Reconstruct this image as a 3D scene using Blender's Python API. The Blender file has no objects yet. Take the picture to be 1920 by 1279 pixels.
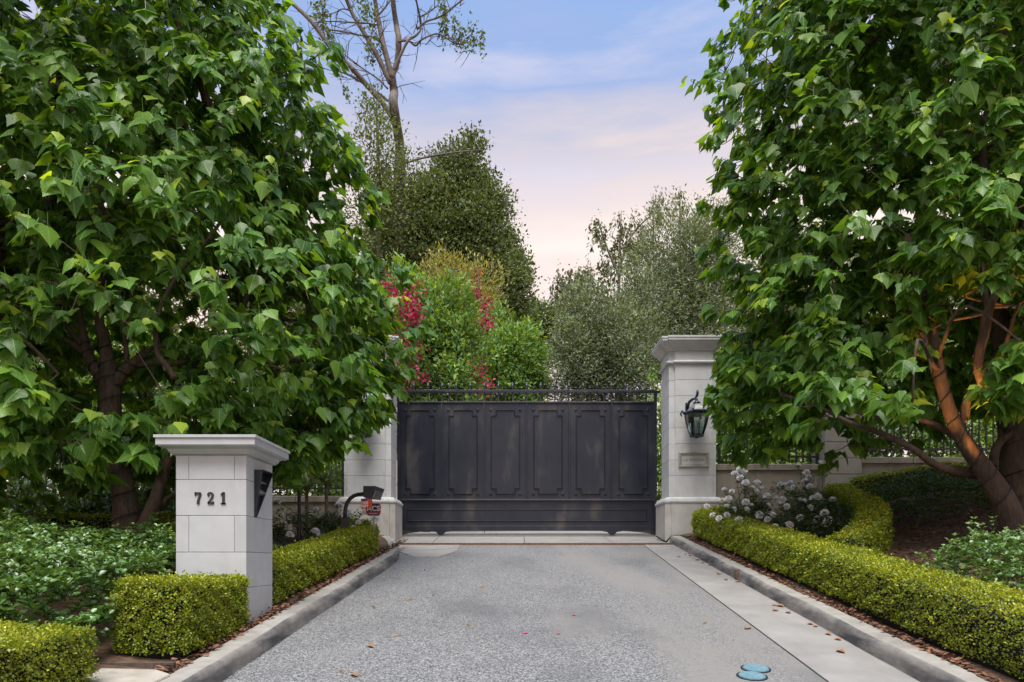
import bpy, bmesh, math, random
import numpy as np
from mathutils import Vector, Matrix

# ------------------------------------------------------------------ camera, sky, sun, exposure
scene = bpy.context.scene
COL = scene.collection
EYE, F, CX, HZ, SLOPE = 1.5, 1280.0, 960.0, 1050.0, 0.137   # eye height, focal length and horizon row for a 1920 wide picture

cam_d = bpy.data.cameras.new('camera')
cam_d.sensor_width = 36.0
cam_d.lens = F / 1920 * 36
cam_d.shift_y = (HZ - 639.5) / 1920
cam_d.clip_start = 0.05
cam_d.clip_end = 3000
cam = bpy.data.objects.new('camera', cam_d)
cam.location = (0, 0, EYE)
cam.rotation_euler = (math.radians(90), 0, 0)
COL.objects.link(cam)
scene.camera = cam

SUN_ELEV, SUN_AZ = math.radians(66), math.radians(184)      # azimuth clockwise from +Y: high, a little behind the camera
world = bpy.data.worlds.new('World')
scene.world = world
world.use_nodes = True
wt = world.node_tree
wt.nodes.clear()
w_out = wt.nodes.new('ShaderNodeOutputWorld')
w_add = wt.nodes.new('ShaderNodeAddShader')
w_b1 = wt.nodes.new('ShaderNodeBackground')
w_b2 = wt.nodes.new('ShaderNodeBackground')
w_sky = wt.nodes.new('ShaderNodeTexSky')
w_sky.sky_type = 'NISHITA'
w_sky.sun_disc = False
w_sky.sun_elevation = SUN_ELEV
w_sky.sun_rotation = SUN_AZ
w_sky.dust_density = 2.0
wt.links.new(w_sky.outputs[0], w_b1.inputs[0])
w_b1.inputs[1].default_value = 0.045
# dusk colours by height above the horizon, with thin high cloud
w_tc = wt.nodes.new('ShaderNodeTexCoord')
w_sep = wt.nodes.new('ShaderNodeSeparateXYZ')
wt.links.new(w_tc.outputs['Generated'], w_sep.inputs[0])
w_ramp = wt.nodes.new('ShaderNodeValToRGB')
cr = w_ramp.color_ramp
stops = [(0.0, (.84, .56, .43)), (.34, (.92, .62, .48)), (.395, (.92, .76, .60)), (.45, (.84, .66, .52)), (.48, (.76, .59, .48)), (.525, (.48, .45, .51)),
         (.565, (.29, .36, .57)), (.62, (.23, .345, .60)), (1.0, (.10, .22, .52))]
cr.elements[0].position, cr.elements[0].color = stops[0][0], stops[0][1] + (1,)
cr.elements[1].position, cr.elements[1].color = stops[-1][0], stops[-1][1] + (1,)
for p_, c_ in stops[1:-1]:
    e_ = cr.elements.new(p_)
    e_.color = c_ + (1,)
w_map = wt.nodes.new('ShaderNodeMapping')
w_map.inputs['Rotation'].default_value = (0, math.radians(14), 0)
w_map.inputs['Scale'].default_value = (1.5, 1.5, 9.0)
wt.links.new(w_tc.outputs['Generated'], w_map.inputs[0])
w_n = wt.nodes.new('ShaderNodeTexNoise')
w_n.inputs['Scale'].default_value = 1.6
w_n.inputs['Detail'].default_value = 7
w_n.inputs['Roughness'].default_value = .55
wt.links.new(w_map.outputs[0], w_n.inputs['Vector'])
w_sh = wt.nodes.new('ShaderNodeMath')          # clouds shift the colour bands up and down a little
w_sh.operation = 'MULTIPLY_ADD'
w_sh.inputs[1].default_value = .22
wt.links.new(w_n.outputs[0], w_sh.inputs[0])
w_o = wt.nodes.new('ShaderNodeMath')
w_o.operation = 'SUBTRACT'
w_o.inputs[1].default_value = .11
wt.links.new(w_sep.outputs[2], w_o.inputs[0])
wt.links.new(w_o.outputs[0], w_sh.inputs[2])
wt.links.new(w_sh.outputs[0], w_ramp.inputs[0])
w_cl = wt.nodes.new('ShaderNodeMapRange')
w_cl.inputs[1].default_value = .48
w_cl.inputs[2].default_value = .66
w_cl.inputs[3].default_value = 0
w_cl.inputs[4].default_value = .62
wt.links.new(w_n.outputs[0], w_cl.inputs[0])
w_mix = wt.nodes.new('ShaderNodeMixRGB')
w_mix.inputs[2].default_value = (.80, .66, .62, 1)
wt.links.new(w_cl.outputs[0], w_mix.inputs[0])
wt.links.new(w_ramp.outputs[0], w_mix.inputs[1])
wt.links.new(w_mix.outputs[0], w_b2.inputs[0])
w_b2.inputs[1].default_value = .55
wt.links.new(w_b1.outputs[0], w_add.inputs[0])
wt.links.new(w_b2.outputs[0], w_add.inputs[1])
wt.links.new(w_add.outputs[0], w_out.inputs[0])

sun_d = bpy.data.lights.new('sun', 'SUN')
sun_d.energy = 3.0
sun_d.angle = math.radians(36)
sun_d.color = (1.0, .96, .90)
sun = bpy.data.objects.new('sun', sun_d)
COL.objects.link(sun)
sd = Vector((math.sin(SUN_AZ) * math.cos(SUN_ELEV), math.cos(SUN_AZ) * math.cos(SUN_ELEV), math.sin(SUN_ELEV)))
sun.rotation_euler = (-sd).to_track_quat('-Z', 'Y').to_euler()
sun.location = sd * 60

vs = scene.view_settings
vs.view_transform = 'Standard'
vs.look = 'None'
vs.gamma = 1
vs.use_curve_mapping = False
vs.exposure = 0.9
scene.cycles.max_bounces = 8
scene.cycles.diffuse_bounces = 4
scene.cycles.transparent_max_bounces = 12
scene.cycles.use_denoising = True

rng = np.random.default_rng(7)
random.seed(7)

# ------------------------------------------------------------------ helpers
ORIGIN = {}


def at(px, py, y):
    """a point y metres away, from where it appears in a 1920 x 1279 picture"""
    return Vector(((px - CX) * y / F, y, EYE - (py - HZ) * y / F))


def gz(y):
    """height of the sloping drive"""
    if y < 0:
        return 0.03 * y
    if y < 15:
        return SLOPE * y
    return SLOPE * 15 + .062 * (min(y, 70) - 15)


def xl(y):
    """road side of the left kerb"""
    return -2.19 + .0374 * y


def xr(y):
    """joint between asphalt and gutter"""
    return 2.02 + .0374 * y


def xk(y):
    """road side of the right kerb"""
    return 2.68 + .030 * y


def bed(x, y):
    """height of the planted ground either side of the drive"""
    z = gz(y) + .13
    if x < 0:
        return z + .10 * min(max(-2.45 - x, 0), 2.6)
    return z + .18 * min(max(x - 3.25, 0), 5)


def tag(o, label=None, cat=None, group=None, kind=None):
    if label: o['label'] = label
    if cat: o['category'] = cat
    if group: o['group'] = group
    if kind: o['kind'] = kind
    return o


def thing(name, loc, label, cat, group=None):
    o = bpy.data.objects.new(name, None)
    o.empty_display_size = .2
    o.location = loc
    COL.objects.link(o)
    ORIGIN[o.name] = Vector(loc)
    return tag(o, label, cat, group)


def link(name, me, mat, parent=None, bevel=0, smooth=False):
    """me is in world coordinates; moves it to the origin of its thing"""
    o = bpy.data.objects.new(name, me)
    COL.objects.link(o)
    if parent is not None:
        L = ORIGIN[parent.name]
        o.parent = parent
        me.transform(Matrix.Translation(-L))
    else:
        n = len(me.vertices)
        co = np.empty(n * 3, 'f')
        me.vertices.foreach_get('co', co)
        co = co.reshape(-1, 3)
        lo, hi = co.min(0), co.max(0)
        L = Vector(((lo[0] + hi[0]) / 2, (lo[1] + hi[1]) / 2, lo[2]))
        me.transform(Matrix.Translation(-L))
        o.location = L
    ORIGIN[o.name] = L.copy()
    if mat is not None and len(me.materials) == 0:
        me.materials.append(mat)
    if smooth:
        me.polygons.foreach_set('use_smooth', np.ones(len(me.polygons), bool))
    if bevel:
        b = o.modifiers.new('bevel', 'BEVEL')
        b.width = bevel
        b.segments = 2
        b.limit_method = 'ANGLE'
        b.angle_limit = math.radians(40)
    return o


def dup(o, parent=None, offset=(0, 0, 0), name=None):
    """copy of a part that shares its mesh"""
    c = o.copy()
    if name: c.name = name
    COL.objects.link(c)
    if parent is not None:
        c.parent = parent
    c.location = Vector(o.location) + Vector(offset)
    ORIGIN[c.name] = ORIGIN[o.name].copy()
    return c


class MB:
    def __init__(self):
        self.v, self.f = [], []

    def add(self, vs_, fs_):
        n = len(self.v)
        self.v += [tuple(p) for p in vs_]
        self.f += [tuple(i + n for i in f) for f in fs_]
        return self

    def box(self, x0, x1, y0, y1, z0, z1):
        return self.add([(x0, y0, z0), (x1, y0, z0), (x1, y1, z0), (x0, y1, z0), (x0, y0, z1), (x1, y0, z1), (x1, y1, z1), (x0, y1, z1)],
                        [(3, 2, 1, 0), (4, 5, 6, 7), (0, 1, 5, 4), (1, 2, 6, 5), (2, 3, 7, 6), (3, 0, 4, 7)])

    def loft(self, rings, caps=True, closed=True):
        n = len(rings[0])
        vv = [p for r in rings for p in r]
        ff = []
        for k in range(len(rings) - 1):
            for i in range(n if closed else n - 1):
                j = (i + 1) % n
                ff.append((k * n + i, k * n + j, (k + 1) * n + j, (k + 1) * n + i))
        if caps:
            ff.append(tuple(reversed(range(n))))
            ff.append(tuple((len(rings) - 1) * n + i for i in range(n)))
        return self.add(vv, ff)

    def tube(self, pts, radii, n=8, caps=True):
        pts = [Vector(p) for p in pts]
        radii = [float(q) for q in radii] if hasattr(radii, "__len__") else [float(radii)] * len(pts)
        rings = []
        up = None
        for i, p in enumerate(pts):
            t = (pts[min(i + 1, len(pts) - 1)] - pts[max(i - 1, 0)]).normalized()
            if up is None:
                up = Vector((0, 0, 1)) if abs(t.z) < .9 else Vector((1, 0, 0))
            a = t.cross(up).normalized()
            up = a.cross(t).normalized()
            rings.append([p + radii[i] * (math.cos(2 * math.pi * k / n) * a + math.sin(2 * math.pi * k / n) * up) for k in range(n)])
        return self.loft(rings, caps)

    def lathe(self, prof, c, n=16, squash=1.0):
        """prof: list of (radius, z) from the bottom up"""
        rings = [[(c[0] + r * math.cos(2 * math.pi * k / n), c[1] + squash * r * math.sin(2 * math.pi * k / n), c[2] + z) for k in range(n)] for r, z in prof]
        return self.loft(rings)

    def prism(self, poly, axis, a, b):
        """poly: 2-D outline extruded along axis from a to b"""
        def P(u, w, t):
            return {'x': (t, u, w), 'y': (u, t, w), 'z': (u, w, t)}[axis]
        return self.loft([[P(u, w, a) for u, w in poly], [P(u, w, b) for u, w in poly]])

    def ball(self, c, r, n=8):
        m = n // 2
        return self.lathe([(max(r * math.sin(math.pi * k / m), 1e-4), -r * math.cos(math.pi * k / m)) for k in range(m + 1)], c, n)

    def mesh(self, name):
        me = bpy.data.meshes.new(name)
        me.from_pydata(self.v, [], self.f)
        bm = bmesh.new()
        bm.from_mesh(me)
        bmesh.ops.recalc_face_normals(bm, faces=bm.faces)
        bm.to_mesh(me)
        bm.free()
        return me

    def build(self, name, mat, parent=None, bevel=0, smooth=False):
        return link(name, self.mesh(name), mat, parent, bevel, smooth)


def smooth_by_angle(o, deg=35):
    me = o.data
    me.polygons.foreach_set('use_smooth', np.ones(len(me.polygons), bool))
    try:
        me.set_sharp_from_angle(angle=math.radians(deg))
    except Exception:
        pass
    return o


# ------------------------------------------------------------------ materials
MAT = {}


def new_mat(name):
    m = bpy.data.materials.new(name)
    m.use_nodes = True
    t = m.node_tree
    b = t.nodes['Principled BSDF']
    MAT[name] = m
    return m, t, b


def nd(t, typ, **kw):
    n = t.nodes.new(typ)
    for k, v in kw.items():
        if k in ('operation', 'blend_type', 'feature', 'attribute_name', 'interpolation', 'noise_dimensions'):
            setattr(n, k, v)
        else:
            n.inputs[k].default_value = v
    return n


def objco(t, scale=(1, 1, 1)):
    tc = t.nodes.new('ShaderNodeTexCoord')
    mp = t.nodes.new('ShaderNodeMapping')
    mp.inputs['Scale'].default_value = scale
    t.links.new(tc.outputs['Object'], mp.inputs[0])
    return mp.outputs[0]


def noise(t, co, scale, detail=5, rough=.55):
    n = nd(t, 'ShaderNodeTexNoise', Scale=scale, Detail=detail, Roughness=rough)
    t.links.new(co, n.inputs['Vector'])
    return n.outputs[0]


def ramp(t, fac, stops_):
    r = t.nodes.new('ShaderNodeValToRGB')
    c = r.color_ramp
    c.elements[0].position, c.elements[0].color = stops_[0][0], tuple(stops_[0][1]) + (1,)
    c.elements[1].position, c.elements[1].color = stops_[-1][0], tuple(stops_[-1][1]) + (1,)
    for p, col in stops_[1:-1]:
        c.elements.new(p).color = tuple(col) + (1,)
    t.links.new(fac, r.inputs[0])
    return r.outputs[0]


def mixc(t, fac, a, b, mode='MIX'):
    m = t.nodes.new('ShaderNodeMixRGB')
    m.blend_type = mode
    for i, x in ((0, fac), (1, a), (2, b)):
        if hasattr(x, 'node'):
            t.links.new(x, m.inputs[i])
        elif i == 0:
            m.inputs[0].default_value = x
        else:
            m.inputs[i].default_value = tuple(x) + (1,)
    return m.outputs[0]


def maprange(t, val, a, b, c=0, d=1):
    m = nd(t, 'ShaderNodeMapRange')
    for i, x in enumerate((a, b, c, d)):
        m.inputs[i + 1].default_value = x
    t.links.new(val, m.inputs[0])
    return m.outputs[0]


def bump(t, b, h, strength=.3, dist=.01):
    n = nd(t, 'ShaderNodeBump', Strength=strength, Distance=dist)
    t.links.new(h, n.inputs['Height'])
    t.links.new(n.outputs[0], b.inputs['Normal'])


def grainy(name, c1, c2, scale=6, rough=.8, bmp=.2, fine=60, stretch=(1, 1, 1), stain=None, stain_scale=1.5, stain_at=(.55, .75), stain_stretch=(1, 1, 1), metallic=0, spec=.4, vary=0):
    m, t, b = new_mat(name)
    co = objco(t, stretch)
    n = noise(t, co, scale)
    c = ramp(t, n, [(.3, c1), (.7, c2)])
    if stain:
        s = noise(t, objco(t, stain_stretch), stain_scale, 6, .62)
        c = mixc(t, maprange(t, s, *stain_at), c, stain)
    if vary:
        oi = nd(t, 'ShaderNodeObjectInfo')
        vs_ = nd(t, 'ShaderNodeVectorMath', operation='SCALE')
        t.links.new(c, vs_.inputs[0])
        t.links.new(maprange(t, oi.outputs['Random'], 0, 1, 1 - vary, 1 + vary), vs_.inputs['Scale'])
        c = vs_.outputs[0]
    t.links.new(c, b.inputs['Base Color'])
    b.inputs['Roughness'].default_value = rough
    b.inputs['Metallic'].default_value = metallic
    b.inputs['Specular IOR Level'].default_value = spec
    if bmp:
        bump(t, b, noise(t, objco(t), fine, 4), bmp, .004)
    return m


grainy('limestone', (.49, .50, .495), (.57, .58, .575), 5, .75, .12, 90, stain=(.36, .335, .29), stain_scale=1.6, stain_at=(.54, .86), stain_stretch=(1.5, 1.5, .5), vary=.055)
grainy('limestone_plinth', (.42, .405, .375), (.51, .50, .475), 4, .75, .12, 90, stain=(.25, .19, .14), stain_scale=2.2, stain_at=(.56, .85), stain_stretch=(1.2, 1.2, .6))
grainy('limestone_light', (.395, .41, .42), (.445, .46, .47), 7, .7, .1, 120, stain=(.38, .37, .345), stain_scale=1.6, stain_at=(.54, .86), stain_stretch=(2, 2, .45), vary=.05)
grainy('mortar', (.24, .23, .215), (.31, .30, .28), 12, .9, .2)
grainy('wall_stone', (.19, .17, .135), (.28, .255, .21), 3, .85, .3, 60, stain=(.12, .11, .08), stain_scale=2.5, stain_at=(.52, .78), stain_stretch=(1, 1, .6))
grainy('pier_stone', (.29, .275, .24), (.35, .335, .30), 4, .8, .15, 70, stain=(.33, .30, .25), stain_scale=2, stain_at=(.55, .85))
grainy('kerb_concrete', (.18, .17, .155), (.27, .255, .23), 9, .85, .35, 70, stain=(.055, .057, .063), stain_scale=1.9, stain_at=(.42, .62), stain_stretch=(1, .75, 3.2))
grainy('kerb_top', (.25, .235, .205), (.33, .315, .285), 9, .85, .3, 70, stain=(.20, .185, .165), stain_scale=2.2, stain_at=(.52, .75))
grainy('gutter_concrete', (.21, .20, .185), (.285, .275, .26), 2.5, .82, .25, 90, stain=(.20, .19, .175), stain_scale=1.6, stain_at=(.53, .78), stain_stretch=(1.6, .45, 1))
grainy('threshold_stone', (.20, .19, .18), (.28, .27, .26), 3, .7, .15, 60, stain=(.20, .17, .14), stain_scale=1.5, stain_at=(.5, .8), stain_stretch=(1, 2.5, 1))
grainy('step_stone', (.33, .30, .25), (.41, .38, .33), 8, .85, .4, 50, stain=(.25, .22, .17), stain_scale=3)
grainy('black_metal', (.012, .013, .016), (.022, .023, .028), 14, .45, .1, 150, metallic=.0, spec=.5)
grainy('fence_metal', (.014, .013, .014), (.026, .024, .025), 14, .5, .1, 150, spec=.4)
grainy('lamp_metal', (.015, .03, .05), (.035, .06, .085), 25, .32, .2, 90, metallic=.55, spec=.6, stain=(.10, .06, .045), stain_scale=9, stain_at=(.6, .8))
grainy('rust', (.10, .045, .022), (.22, .12, .07), 22, .9, .3, 90)
grainy('hose_green', (.01, .10, .06), (.02, .16, .09), 10, .4, 0)
grainy('cable_black', (.012, .012, .014), (.02, .02, .022), 10, .5, 0)
grainy('red_paint', (.42, .045, .02), (.52, .075, .035), 18, .5, .1)
grainy('white_print', (.75, .73, .70), (.82, .80, .78), 18, .5, 0)
grainy('navy_print', (.012, .018, .07), (.02, .03, .10), 18, .4, 0)
grainy('blue_lock', (.01, .05, .30), (.02, .08, .40), 18, .35, 0)
grainy('cover_blue', (.045, .12, .165), (.085, .20, .26), 14, .6, .3, 60, stain=(.16, .16, .15), stain_scale=12, stain_at=(.56, .8))
grainy('cover_rib', (.12, .24, .30), (.20, .33, .38), 30, .55, 0)
grainy('dull_metal', (.20, .20, .19), (.32, .31, .29), 30, .45, .1, metallic=.6)
grainy('soil', (.055, .032, .020), (.13, .075, .045), 14, .95, .9, 25, stain=(.025, .016, .011), stain_scale=5)
grainy('chip', (.06, .027, .017), (.31, .155, .09), 9, .9, .3, 60)
grainy('dry_leaf', (.20, .085, .035), (.34, .17, .075), 30, .75, .3, 60)
grainy('straw_leaf', (.36, .25, .14), (.50, .38, .24), 30, .75, .2, 60)
grainy('petal_pink', (.42, .03, .10), (.55, .06, .16), 30, .6, 0)


def bark(name, c1, c2, scale=9, moss=None):
    m, t, b = new_mat(name)
    co = objco(t, (1, 1, .22))
    n = noise(t, co, scale * 3.2, 6, .65)
    n2 = noise(t, objco(t), 3.5, 4)
    c = ramp(t, n, [(.32, c1), (.68, c2)])
    c = mixc(t, maprange(t, n2, .4, .75, 0, .6), c, tuple(x * .5 for x in c1))
    if moss: c = mixc(t, maprange(t, noise(t, objco(t), 6), .58, .72), c, moss)
    t.links.new(c, b.inputs['Base Color'])
    b.inputs['Roughness'].default_value = .88
    bump(t, b, n, .8, .012)
    return m


bark('bark', (.035, .024, .018), (.115, .076, .054))
bark('bark_grey', (.075, .062, .052), (.20, .17, .145), 6)
bark('bark_dark', (.05, .04, .032), (.13, .10, .08))
bark('twig', (.06, .05, .03), (.15, .11, .065))


def gate_metal():
    m, t, b = new_mat('gate_metal')
    n = noise(t, objco(t, (1.3, 1, .55)), 1.7, 6, .6)
    c = ramp(t, n, [(.36, (.010, .014, .026)), (.54, (.018, .022, .035)), (.70, (.064, .058, .058))])  # brownish blotches of the metal, with a sheen put into their colour
    s = noise(t, objco(t, (14, 1, .8)), 3, 4)
    c = mixc(t, maprange(t, s, .45, .8, 0, .22), c, (.05, .046, .043))
    t.links.new(c, b.inputs['Base Color'])
    t.links.new(maprange(t, n, .3, .75, .27, .48), b.inputs['Roughness'])
    b.inputs['Metallic'].default_value = .25
    bump(t, b, noise(t, objco(t, (1, 1, .5)), 4, 4), .12, .01)
    return m


gate_metal()


def asphalt():
    m, t, b = new_mat('asphalt')
    co = objco(t)
    v = nd(t, 'ShaderNodeTexVoronoi', Scale=95.0)
    t.links.new(co, v.inputs['Vector'])
    sep = nd(t, 'ShaderNodeSeparateColor')
    t.links.new(v.outputs['Color'], sep.inputs[0])
    stones = ramp(t, sep.outputs[0], [(0, (.04, .043, .048)), (.25, (.10, .103, .107)), (.5, (.17, .172, .174)), (.8, (.25, .25, .245)), (1, (.36, .355, .345))])
    v2 = nd(t, 'ShaderNodeTexVoronoi', Scale=95.0, feature='DISTANCE_TO_EDGE')
    t.links.new(co, v2.inputs['Vector'])
    stones = mixc(t, maprange(t, v2.outputs[0], 0, .09, .55, 0), stones, (.04, .042, .047))
    # dust worn into the tracks, darker seams
    big = noise(t, objco(t, (1.1, .32, 1)), 1.25, 6, .6)
    sx = nd(t, 'ShaderNodeSeparateXYZ')
    t.links.new(co, sx.inputs[0])
    right = maprange(t, sx.outputs[0], .1, 1.3, -.12, .12)
    ad = nd(t, 'ShaderNodeMath', operation='ADD')
    t.links.new(big, ad.inputs[0])
    t.links.new(right, ad.inputs[1])
    dust = noise(t, co, 26, 5, .7)
    mu = nd(t, 'ShaderNodeMath', operation='MULTIPLY')
    t.links.new(maprange(t, ad.outputs[0], .47, .64), mu.inputs[0])
    t.links.new(maprange(t, dust, .32, .55, .45, 1), mu.inputs[1])
    c = mixc(t, mu.outputs[0], stones, (.19, .184, .172))
    dark = noise(t, objco(t, (1, .5, 1)), .9, 5, .6)
    c = mixc(t, maprange(t, dark, .50, .70, 0, .6), c, (.08, .082, .086))
    t.links.new(c, b.inputs['Base Color'])
    b.inputs['Roughness'].default_value = .82
    bump(t, b, v.outputs['Distance'], .5, .004)
    return m


asphalt()


def leaf_mat(name, dark, light, young, rough=.42, transl=.28, veins=False, spec=.5, through=(2.1, 1.8, .35)):
    """tint.r picks dark to light, tint.g is new growth, tint.b scales"""
    m, t, b = new_mat(name)
    a = nd(t, 'ShaderNodeAttribute', attribute_name='tint')
    s = nd(t, 'ShaderNodeSeparateColor')
    t.links.new(a.outputs['Color'], s.inputs[0])
    c = mixc(t, s.outputs[0], dark, light)
    c = mixc(t, s.outputs[1], c, young)
    if veins:
        uv = nd(t, 'ShaderNodeUVMap')
        sx = nd(t, 'ShaderNodeSeparateXYZ')
        t.links.new(uv.outputs[0], sx.inputs[0])
        ab = nd(t, 'ShaderNodeMath', operation='ABSOLUTE')
        t.links.new(sx.outputs[0], ab.inputs[0])
        mid = maprange(t, ab.outputs[0], .010, .028, .55, 0)
        la = nd(t, 'ShaderNodeMath', operation='MULTIPLY_ADD')     # y - 0.75 |x|
        la.inputs[1].default_value = -.75
        t.links.new(ab.outputs[0], la.inputs[0])
        t.links.new(sx.outputs[1], la.inputs[2])
        ms = nd(t, 'ShaderNodeMath', operation='MULTIPLY')
        ms.inputs[1].default_value = 5.5
        t.links.new(la.outputs[0], ms.inputs[0])
        pp = nd(t, 'ShaderNodeMath', operation='PINGPONG')
        pp.inputs[1].default_value = .5
        t.links.new(ms.outputs[0], pp.inputs[0])
        lat = maprange(t, pp.outputs[0], .02, .09, .35, 0)
        mx = nd(t, 'ShaderNodeMath', operation='MAXIMUM')
        t.links.new(mid, mx.inputs[0])
        t.links.new(lat, mx.inputs[1])
        c = mixc(t, mx.outputs[0], c, tuple(min(1, x * 1.7 + .03) for x in light))
        bump(t, b, mx.outputs[0], .35, .006)
    sc = nd(t, 'ShaderNodeVectorMath', operation='SCALE')
    t.links.new(c, sc.inputs[0])
    t.links.new(s.outputs[2], sc.inputs['Scale'])
    t.links.new(sc.outputs[0], b.inputs['Base Color'])
    b.inputs['Roughness'].default_value = rough
    b.inputs['Specular IOR Level'].default_value = spec
    tr = nd(t, 'ShaderNodeBsdfTranslucent')
    br = nd(t, 'ShaderNodeMixRGB', blend_type='MULTIPLY')
    br.inputs[0].default_value = 1
    br.inputs[2].default_value = through + (1,)
    t.links.new(sc.outputs[0], br.inputs[1])
    t.links.new(br.outputs[0], tr.inputs[0])
    mix = nd(t, 'ShaderNodeMixShader')
    mix.inputs[0].default_value = transl
    t.links.new(b.outputs[0], mix.inputs[1])
    t.links.new(tr.outputs[0], mix.inputs[2])
    t.links.new(mix.outputs[0], t.nodes['Material Output'].inputs[0])
    return m


leaf_mat('coral_leaf', (.045, .12, .026), (.145, .285, .045), (.36, .47, .04), .33, .44, True, .34)
leaf_mat('box_leaf', (.105, .16, .012), (.26, .34, .018), (.50, .52, .04), .40, .30)
leaf_mat('cover_leaf', (.055, .13, .036), (.13, .25, .075), (.15, .24, .06), .30, .15, spec=.55)
leaf_mat('rose_leaf', (.035, .075, .020), (.09, .16, .04), (.12, .14, .03), .45, .25)
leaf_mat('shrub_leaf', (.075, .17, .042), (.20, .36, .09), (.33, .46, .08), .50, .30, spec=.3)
leaf_mat('shade_leaf', (.030, .070, .022), (.08, .155, .042), (.12, .17, .035), .42, .25)  # darker leaf green, the shade under the trees put into the colour
leaf_mat('olive_leaf', (.09, .125, .065), (.22, .28, .17), (.36, .42, .28), .65, .2, spec=.2)
leaf_mat('ever_leaf', (.062, .098, .042), (.145, .205, .078), (.22, .27, .09), .65, .25, spec=.2)
leaf_mat('yellow_leaf', (.16, .18, .04), (.32, .31, .08), (.44, .40, .10), .55, .3)
leaf_mat('birch_leaf', (.08, .11, .05), (.17, .20, .09), (.15, .15, .06), .55, .25)
leaf_mat('bract', (.28, .008, .05), (.50, .02, .10), (.60, .06, .18), .55, .35, through=(1.5, 1, 1.2))
leaf_mat('rose_petal', (.86, .86, .83), (.90, .90, .89), (.80, .70, .48), .55, .25, through=(1, 1, 1))
leaf_mat('blade_leaf', (.035, .075, .028), (.11, .17, .09), (.22, .27, .14), .4, .2)
leaf_mat('core_twigs', (.022, .026, .010), (.04, .045, .016), (.05, .05, .02), .9, .05)


def glass():
    m, t, b = new_mat('lamp_glass')
    g = nd(t, 'ShaderNodeBsdfGlossy', Roughness=.06)
    g.inputs[0].default_value = (.8, .85, .85, 1)
    tr = nd(t, 'ShaderNodeBsdfTransparent')
    tr.inputs[0].default_value = (.62, .70, .68, 1)
    fr = nd(t, 'ShaderNodeFresnel', IOR=1.45)
    mx = nd(t, 'ShaderNodeMixShader')
    t.links.new(fr.outputs[0], mx.inputs[0])
    t.links.new(tr.outputs[0], mx.inputs[1])
    t.links.new(g.outputs[0], mx.inputs[2])
    t.links.new(mx.outputs[0], t.nodes['Material Output'].inputs[0])


glass()
# ------------------------------------------------------------------ ground, drive, kerbs
def xl_curve(y):
    return xl(y) if y < 10.6 else xl(10.6) - .05 * (y - 10.6) - .058 * (min(y, 13.3) - 10.6) ** 2


def ground_sheet():
    offs = list(np.arange(0, 6.01, .3)) + [7, 8.5, 11, 16, 25, 50, 120, 350, 900]
    ys = np.concatenate([np.array([-60, -20, -8, -3]), np.arange(-1, 16.01, .3), np.array([18, 22, 28, 40, 60, 70, 100, 200, 450, 1000])])
    vv, ff = [], []
    for y in ys:
        yc = min(max(y, 0), 13.3)
        a, b_ = xl_curve(yc) - .185, xk(yc) + .185
        row = [(a - o, 0) for o in reversed(offs)] + [(a + .01, 1), (b_ - .01, 1)] + [(b_ + o, 0) for o in offs]
        for x, inside in row:
            z = gz(y) - .09 if inside else bed(x, y)
            if y < 1: z = min(z, gz(y) - .03)
            if not inside and 1 < y < 14: z += .02 * math.sin(x * 2.3 + 1) * math.sin(y * 1.9) * min(1, abs(x) - 2)
            vv.append((x, y, z))
    nx = 2 * len(offs) + 2
    for j in range(len(ys) - 1):
        for i in range(nx - 1):
            ff.append((j * nx + i, j * nx + i + 1, (j + 1) * nx + i + 1, (j + 1) * nx + i))
    me = bpy.data.meshes.new('ground')
    me.from_pydata(vv, [], ff)
    tag(link('ground', me, MAT['soil'], smooth=False), kind='structure')


ground_sheet()


def strip(name, left, right, y0, y1, dz, mat, step=.5, thick=.05):
    """sheet on the slope between two edge functions, with a little thickness"""
    ys = list(np.arange(y0, y1, step)) + [y1]
    m = MB()
    rings = [[(left(y), y, gz(y) + dz - thick), (right(y), y, gz(y) + dz - thick), (right(y), y, gz(y) + dz), (left(y), y, gz(y) + dz)] for y in ys]
    m.loft(rings)
    return m.build(name, MAT[mat])


tag(strip('driveway', lambda y: xl_curve(y) - .04, lambda y: xr(y) - .006, -6, 13.02, 0, 'asphalt'), kind='structure')
g = strip('gutter', lambda y: xr(y) + .006, lambda y: xk(y) + .05, -6, 13.02, .006, 'gutter_concrete')
tag(g, kind='structure')
# concrete apron patch by the left kerb
m = MB()
pl = [(-1.62, 11.30), (-1.22, 11.30), (-.98, 12.0), (-.98, 12.99), (-2.28, 12.99), (-2.1, 12.2)]
m.loft([[(x, y, gz(y) - .03) for x, y in pl], [(x, y, gz(y) + .008) for x, y in pl]])
tag(m.build('apron', MAT['gutter_concrete']), kind='structure')


def kerb(name, edge, into, y0, y1, label):
    """edge(y) is the road side; into is the direction of the bed"""
    ys = list(np.arange(y0, y1, .3)) + [y1]
    w, h, lip = .20, .145, .03
    fm, tm = MB(), MB()
    face, top = [], []
    for y in ys:
        x = edge(y)
        wob = .006 * math.sin(y * 3.1) + .004 * math.sin(y * 7.7)
        z = gz(y)
        face.append([(x, y, z - .2), (x + into * (.012 + wob * .5), y, z + h * .55), (x + into * lip * .7, y, z + h - .018 + wob), (x + into * lip * 1.6, y, z + h - .003 + wob), (x + into * lip * 1.6, y, z - .2)])
        top.append([(x + into * lip * 1.6, y, z - .2), (x + into * lip * 1.6, y, z + h - .003 + wob), (x + into * w, y, z + h + .002), (x + into * w, y, z - .2)])
    root = thing(name, (edge(y0), y0, gz(y0)), label, 'kerb')
    a = fm.loft(face).build('kerb_face', MAT['kerb_concrete'], root)
    smooth_by_angle(a, 60)
    tm.loft(top).build('kerb_top', MAT['kerb_top'], root)
    return root


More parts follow.
